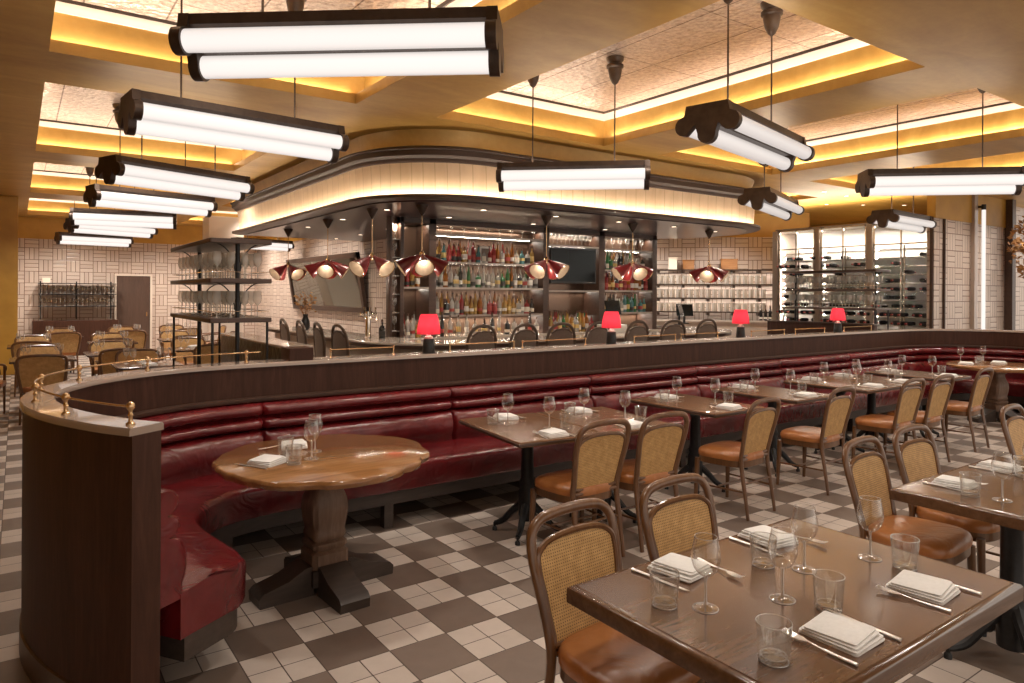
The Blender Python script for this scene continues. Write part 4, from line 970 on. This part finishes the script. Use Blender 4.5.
o = thing('till_stand', 'pale box stand under the black till screen behind the bar', 'stand', (7.93, 8.35, 0)); MB().rbox(-.2, .2, -.15, .15, 0, 1.2, .01, .004).build('box', 'stoneware', o)
o = thing('service_counter', 'pale service counter below the glass shelves on the diagonal wall', 'counter', (0, 0, 0)); MB().box(0, 5.6, -.5, 0, 0, 1.07, M=T(10.5, 13.62, 0, -PI/4)).build('body', 'bargrey', o); MB().box(0, 5.6, -.53, 0, 1.07, 1.11, M=T(10.5, 13.62, 0, -PI/4)).build('top', 'marble', o)
# beer tap + dried flowers on the left arm
bt = thing('beer_tower', 'steel beer tower with taps at the left arm of the bar', 'beer tap', (4.0, 9.1, 1.075))
MB().lathe([(.05, 0), (.04, .02), (.035, .30), (.05, .31), (.05, .36), (.02, .38)], 16).build('column', 'steel', bt)
for k in (-1, 0, 1): MB().tube([(.08*k, -.03, .30), (.08*k, -.09, .29), (.08*k, -.10, .24)], .009, 8).tube([(.08*k, -.06, .31), (.08*k, -.07, .42)], [.008, .016], 8).build('tap', 'steel', bt)
MB().tube([(-.12, -.01, .32), (.12, -.01, .32)], .022, 10).build('manifold', 'steel', bt)
inst(('bot', 2, 3, 3), lambda: make_bottle(2, 3, 3), (4.05, 8.75, 1.075), 0, 'squat black bottle beside the beer tower')
vs_ = thing('flower_vase', 'dark vase of dried red brown flowers at the far end of the bar', 'vase', (3.9, 11.4, 1.075))
MB().lathe([(.05, 0), (.075, .06), (.07, .14), (.035, .22), (.045, .26)], 16).build('vase', 'black', vs_)
fm = MB(); rf = random.Random(2)
for k in range(70):
    a, r, z = rf.uniform(0, 6.28), rf.uniform(0, .17), rf.uniform(.28, .62); q = rf.uniform(.02, .04)
    fm.add([(-q, 0, 0), (0, 0, -q*.6), (q, 0, 0), (0, .01, q*.8)], [(0, 1, 2, 3)], 0, False, T(r*math.cos(a), r*math.sin(a), z, a, rf.uniform(-1, 1)))
for k in range(10): a = rf.uniform(0, 6.28); fm.tube([(0, 0, .2), (.13*math.cos(a), .13*math.sin(a), rf.uniform(.4, .58))], .003, 5)
fm.build('flowers', 'leaf', vs_)

# spider lamps
def make_spider(n, ph):
    o = thing('cone_chandelier', 'c', 'chandelier')          # origin on the soffit
    MB().lathe([(.075, 0), (.075, -.012), (.03, -.10), (.010, -.13)], 16).build('canopy', 'bronze', o)
    MB().lathe([(.006, -.60), (.006, -.12)], 8).lathe([(.006, -.66), (.03, -.64), (.035, -.60), (.012, -.56)], 12).build('stem', 'brass', o)
    for k in range(n):
        a = ph+2*PI*k/n; M_ = Matrix.Translation((0, 0, -.62)) @ Matrix.Rotation(a, 4, 'Z') @ Matrix.Translation((.035, 0, 0)) @ Matrix.Rotation(math.radians(125), 4, 'Y') @ Matrix.Scale(1.24, 4)
        s_ = MB().lathe([(.018, .0), (.026, .05), (.035, .06), (.094, .225)], 20, 0, M_, caps=False).lathe([(.090, .224), (.032, .062), (.001, .055)], 20, 1, M_, caps=False).lathe([(.0945, .222), (.096, .228), (.089, .226)], 20, 2, M_, caps=False)
        sh = s_.build('shade', ['redmetal', 'cream', 'brass'], o)
        MB().lathe([(.001, .15), (.018, .142), (.026, .12), (.02, .095), (.012, .07)], 12, 0, M_).build('bulb', 'bulb', sh)
    return o
SP = [(3.80, 12.0, 'farthest on the left arm of the bar'), (3.75, 10.0, 'second on the left arm of the bar'), (3.72, 8.35, 'third, in front of the tilted mirror'), (4.05, 7.62, 'at the rounded corner of the bar'), (6.02, 7.66, 'in front of the television'), (7.70, 7.66, 'right of the television'), (9.55, 7.70, 'at the right end of the bar')]
for k, (x, y, ph) in enumerate(SP):
    inst(('sp', k % 3), lambda: make_spider(4, .3+.5*(k % 3)), (x, y, 2.775), .3*k, 'hanging cluster of red cone lamps, '+ph, 'red cone clusters over the bar')
    point('cone_glow', (x, y, 1.90), 3.5, (1, .84, .68), .01)

# red table lamps
def make_lamp():
    o = thing('table_lamp', 'l', 'lamp')
    MB().lathe([(.052, 0), (.055, .005), (.048, .12), (.044, .125)], 16).build('base', 'black', o)
    MB().lathe([(.040, .125), (.036, .14), (.02, .15), (.014, .17), (.014, .19)], 16).build('neck', 'stoneware', o)
    m = MB(); seg = 60; vs = []
    for z, r in ((.165, .100), (.21, .097), (.27, .086), (.325, .072), (.335, .066)):
        for k in range(seg): a = 2*PI*k/seg; q = r+(.0022 if k % 2 else 0); vs.append((q*math.cos(a), q*math.sin(a), z))
    m.add(vs, [(r*seg+k, r*seg+(k+1) % seg, (r+1)*seg+(k+1) % seg, (r+1)*seg+k) for r in range(4) for k in range(seg)], 0, True); m.build('lamp_shade', 'redshade', o); return o
for k, x in enumerate((2.90, 5.05, 7.20, 9.37)):
    inst('lamp', make_lamp, (x, 5.325, 1.18), 0, 'small pleated red shade lamp on the partition, '+['nearest one by the round table', 'second from the left', 'third from the left', 'farthest one before the wine cellar'][k], 'red lamps on the partition')
    point('lamp_bulb', (x, 5.325, 1.425), .9, (1, .82, .66), .02)

# tilted mirror on the inner wall
mi = thing('wall_mirror', 'large dark framed mirror tilting forward from the tiled wall', 'mirror', (5.98, 15.9, 1.28), 0)
R0 = Matrix.Rotation(-.16, 4, 'Y'); L2, Hm = 2.3, 1.28
fm = MB()
for q in ((-L2, L2, 0, .11), (-L2, L2, Hm-.11, Hm), (-L2, -L2+.11, 0, Hm), (L2-.11, L2, 0, Hm)): fm.box(-.08, 0, q[0], q[1], q[2], q[3], 0, R0)
fm.build('frame', 'walnutx', mi); MB().box(-.05, -.03, -L2+.1, L2-.1, .1, Hm-.1, 0, R0).build('glass', 'mirror', mi)

# ================================================================ GLASS RACKS
def make_rack(sx=.46, sy=1.62):
    o = thing('glass_rack', 'r', 'shelf')                    # origin at near-left floor corner; stands on the partition/service ledge
    zs = (1.50, 1.80, 2.10)
    for z in zs:
        MB().rbox(0, sx, 0, sy, z-.035, z, .02, .004).build('shelf', 'walnutx', o)
        if z < 2: MB().tube([(.02, .02, z+.05), (sx-.02, .02, z+.05), (sx-.02, sy-.02, z+.05), (.02, sy-.02, z+.05)], .004, 6, closed=True).build('gallery_rail', 'steel', o)
    for x, y in ((.03, .03), (sx-.03, .03), (.03, sy-.03), (sx-.03, sy-.03)): MB().lathe([(.010, 0), (.010, 1.48)], 10, M=T(x, y, 0)).build('leg', 'iron', o)
    for y in (.12, sy-.12): MB().lathe([(.017, 0), (.017, 2.1)], 12, M=T(sx*.5, y, 0)).build('post', 'iron', o)
    for z in (1.80, 2.10):
        for y in (.12, sy-.12):
            for s_ in (-1, 1):
                P = [(sx*.5+s_*(.02+.17*(1-math.cos(a))), y, z-.24+.215*math.sin(a)) for a in [PI/2*k/8 for k in range(9)]]
                MB().tube(P, .005, 6).build('bracket', 'iron', o)
    return o
def rack_glasses(x0, y0, side, sx=.46, sy=1.62):
    for z, lab in ((1.50, 'lower'), (1.80, 'middle')):
        for i in range(4):
            for j in range(9):
                inst('pale', make_pale, (x0+.08+i*.10, y0+.12+j*.172, z), 0, 'stemmed glass, %s shelf of %s rack, %s column, %s from the near end' % (lab, side, ORD[i], ORD[j]), 'glasses on the %s shelf of the %s rack' % (lab, side))
inst('rack', make_rack, (1.16, 5.50, 0), 0, 'three tier dark metal glass rack at the left behind the partition'); rack_glasses(1.16, 5.50, 'left')
inst('rack', make_rack, (10.75, 5.50, 0), 0, 'three tier dark metal glass rack in front of the wine cellar'); rack_glasses(10.75, 5.50, 'right')
rp = thing('divider_wall', 'low dark walnut divider behind the partition before the wine cellar', 'divider'); MB().rbox(10.6, 10.72, 5.46, 7.3, 0, 1.24, .01, .004).build('panel', 'walnut', rp); MB().rbox(10.57, 10.74, 5.44, 7.33, 1.24, 1.26, .01, .004).build('cap', 'walnutx', rp)
# shelving unit on the back wall
bw = thing('wall_shelving', 'black metal wall shelves with glasses over a dark cabinet on the back wall', 'shelf', (.45, BACK_Y-.45, 0))
for z in (1.62, 1.88, 2.12): pass
for z in (1.30, 1.62, 1.90): MB().box(0, 1.75, .05, .40, z-.02, z).build('shelf', 'iron', bw)
for x in (.05, .85, 1.65): MB().box(x-.015, x+.015, .34, .37, .95, 1.95).build('upright', 'iron', bw)
MB().rbox(-.12, 1.80, 0, .40, 0, .92, .01, .004).build('cabinet', 'walnut', bw)
for z in (1.30, 1.62):
    for k in range(17): inst('pale', make_pale, (.45+.08+k*.10, BACK_Y-.25, z), 0, 'glass on the %s of the black back wall shelves, %s from left' % ('lower shelf' if z < 1.5 else 'upper shelf', ordw(k)), 'glasses on the back wall shelves')
o = thing('wall_sign', 'small glowing pale box on top of the back wall shelves', 'light', (.62, BACK_Y-.3, 1.90)); MB().rbox(-.09, .09, -.04, .04, 0, .13, .01, .004).build('box', 'cream', o)
# service shelves on the diagonal wall
ds = thing('wall_shelving', 'long dark wall shelves of hanging and standing glasses on the diagonal tiled wall', 'shelf', (11.12, 13.02, 0), -PI/4)
LD = 4.72
for k, z in enumerate((1.30, 1.62, 1.94, 2.28)):
    MB().box(0, LD, -.30, 0, z-.03, z).build('shelf', 'bronze', ds)
    for q in range(8): MB().box(.25+q*.57, .31+q*.57, -.29, 0, z-.09, z-.03).build('bracket', 'bronze', ds)
ca, sa = math.cos(-PI/4), math.sin(-PI/4)
for z in (1.30, 1.62, 1.94):
    for r in (0, 1):
        for q in range(32):
            u, v = .1+q*.137+r*.06, -.22+.12*r; inst('shelft', make_shelf_glass, (11.12+u*ca-v*sa, 13.02+u*sa+v*ca, z), 0, 'tall glass on the %s shelf of the diagonal wall, %s row, %s from left' % ({1.30: 'lowest', 1.62: 'middle', 1.94: 'upper'}[z], ('front', 'back')[r], ordw(q)), 'glasses on the diagonal wall shelves')
    area_light('shelf_led', (11.12+LD/2*ca+.05*sa, 13.02+LD/2*sa-.05*ca, z+.26), (0, 0, -PI/4), LD, .04, 16, (1, .90, .80))
for u, wd, hh, lab in ((2.32, .20, .30, 'pale lidded box with a knob on the top shelf of the diagonal wall'), (2.68, .26, .24, 'plain wooden box on the top shelf of the diagonal wall'), (3.60, .38, .26, 'wide low wooden crate on the top shelf of the diagonal wall')):
    o = thing('storage_box', lab, 'box', (11.12+u*ca+.15*sa, 13.02+u*sa-.15*ca, 2.28), -PI/4); MB().rbox(-wd/2, wd/2, -.1, .1, 0, hh*.85, .01, .004).build('body', 'cream' if 'pale' in lab else 'roundtop', o); MB().rbox(-wd/2-.008, wd/2+.008, -.105, .105, hh*.85, hh*.95, .01, .004).build('lid', 'cream' if 'pale' in lab else 'roundtop', o)
for k in range(5): 
    u = 4.30+.10*k; inst(('bot', 1, 3, 0), lambda: make_bottle(1, 3, 0), (11.12+u*ca+.3*sa, 13.02+u*sa-.3*ca, 1.11), 0, 'dark wine bottle standing on the service counter by the cellar, %s from left' % ORD[k], 'wine bottles on the service counter')
spot('added_wall_spot', (11.4, 10.9, 3.55), 300, 2.3, (1, .92, .84), .1); spot('added_wall_spot', (12.75, 9.7, 3.55), 240, 2.3, (1, .92, .84), .1)  # unseen spots added to brighten the diagonal tiled wall

# ================================================================ WINE CELLAR
wc = thing('wine_cellar', 'glass fronted lit wine cellar with bronze posts', 'wine cellar', (13.0, 5.70, 0))
LY, HC = 3.06, 3.02
MB().box(.75, .80, 0, LY, 0, HC).build('back_wall', 'stoneware', wc); MB().box(0, .8, 0, LY, 0, .10).build('base', 'walnutx', wc)
MB().box(0, .8, 0, LY, HC, HC+.04).build('top', 'cellarpost', wc); MB().box(0, .8, LY, LY+.04, 0, HC).build('side_wall', 'captop', wc)
MB().box(-.05, .06, -.05, .0, 0, HC+.05).build('corner_post', 'walnutx', wc)
for y in (LY-.0, 2.12, 1.08): MB().rbox(-.04, .04, y-.07, y+.05, 0, HC, .01, .003).build('post', 'cellarpost', wc)
for y0, y1 in ((.0, 1.01), (1.13, 2.05), (2.17, 2.99)):
    m = MB()
    for y in (y0+.02, (y0+y1)/2, y1-.02): m.box(-.012, .012, y-.012, y+.012, 0, HC)
    for z in (.1, 2.62, HC-.02): m.box(-.012, .012, y0, y1, z, z+.025)
    m.build('door_frame', 'steel', wc); MB().box(-.004, .004, y0, y1, .1, HC).build('pane', 'pane', wc)
for k in range(11):
    z = 1.0+k*.155
    if z < 2.62: MB().box(.12, .60, .02, LY-.02, z-.014, z).build('shelf', 'steel', wc)
for y in (.5, 1.6, 2.6): MB().box(.10, .13, y-.012, y+.012, .1, 2.62).build('upright', 'steel', wc)
def make_winebottle():
    m = MB(); M_ = T(0, 0, .04, 0, 0, PI/2); m.lathe([(.001, 0), (.036, .002), (.037, .19), (.028, .22), (.014, .24), (.013, .31)], 12, 0, M_); m.lathe([(.0145, .27), (.0145, .315), (.001, .316)], 10, 1, M_)
    return tag(m.build('wine_bottle', [BOT[3], LBL[1]]), 'w', 'wine bottle')
rw = random.Random(4)
for k in range(11):
    z = 1.0+k*.155
    if z > 2.5: break
    for j in range(24):
        y = .10+j*.122
        if rw.random() < (.85 if z < 1.9 else .35):
            inst('wb', make_winebottle, (13.0+.14, 5.70+y, z), PI if rw.random() < .5 else 0, 'dark wine bottle in the cellar, %s shelf up, %s from the right' % (ORD[k], ordw(j)), 'wine bottles lying in the cellar')
            o_ = bpy.data.objects[-1] if False else None
for y in (.5, 1.55, 2.45):
    area_light('cellar_led', (13.06, 5.70+y, HC-.05), (0, 0, 0), .06, 1.0, 40, (1, .93, .84)); area_light('cellar_led', (13.04, 5.70+y+.54, 1.6), (0, -PI/2, 0), 2.6, .03, 110, (1, .93, .84))
area_light('added_cellar_uplight', (13.45, 7.4, 3.10), (PI, 0, 0), .5, 3.0, 90, WARM)  # unseen uplight added on the cellar top to brighten the gold ceiling
spot('ceiling_spot_and_fill', (16.9, 9.5, 3.55), 260, 2.6, WARM, .1); spot('ceiling_spot_and_fill', (16.9, 13.5, 3.55), 260, 2.6, WARM, .1)  # unseen spots added to brighten the far wall
# tall tube sconce on the right wall
ts = thing('tube_sconce', 'tall vertical glowing tube lamp on the right tiled wall', 'wall light', (14.68, 5.52, .0))
MB().lathe([(.035, 1.0), (.035, 3.30)], 16).build('tube', 'tube', ts); MB().lathe([(.04, 3.30), (.04, 3.40)], 16).build('cap', 'black', ts); MB().lathe([(.04, .90), (.04, 1.0)], 16).build('cap', 'black', ts)
for z in (.95, 3.36): MB().box(-.02, .02, .0, .12, z-.02, z+.02).build('bracket', 'bronze', ts)
# planted tree at far right
tr = thing('indoor_tree', 'tree with golden brown leaves at the far right edge', 'tree', (15.72, 4.84, 0))
MB().tube(smoothpath([(0, 0, 0), (.05, .02, .8), (-.03, 0, 1.7), (.05, 0, 2.5)], 3), [.05]*3+[.04]*3+[.03]*3+[.02], 8).build('trunk', 'bent', tr)
fm = MB(); rf = random.Random(9)
for k in range(1500):
    a, b_, r = rf.uniform(0, 6.28), rf.uniform(-1, 1), rf.uniform(.3, 1)**.5*.62; q = rf.uniform(.04, .08)
    if math.sin(7*a)+math.cos(9*b_) < -.35: continue
    x, y, z = r*math.cos(a)*math.sqrt(1-b_*b_), r*math.sin(a)*math.sqrt(1-b_*b_), 2.62+r*b_*1.2
    fm.add([(-q, 0, 0), (0, .01, -q*.5), (q, 0, 0), (0, .01, q*.5)], [(0, 1, 2, 3)], 0, False, T(x, y, z, rf.uniform(0, 6), rf.uniform(-1.5, 1.5), rf.uniform(-1, 1)))
fm.build('foliage', 'leaf', tr)
MB().lathe([(.18, 0), (.24, .4), (.25, .45), (.22, .45)], 20).build('pot', 'bronze', tr)
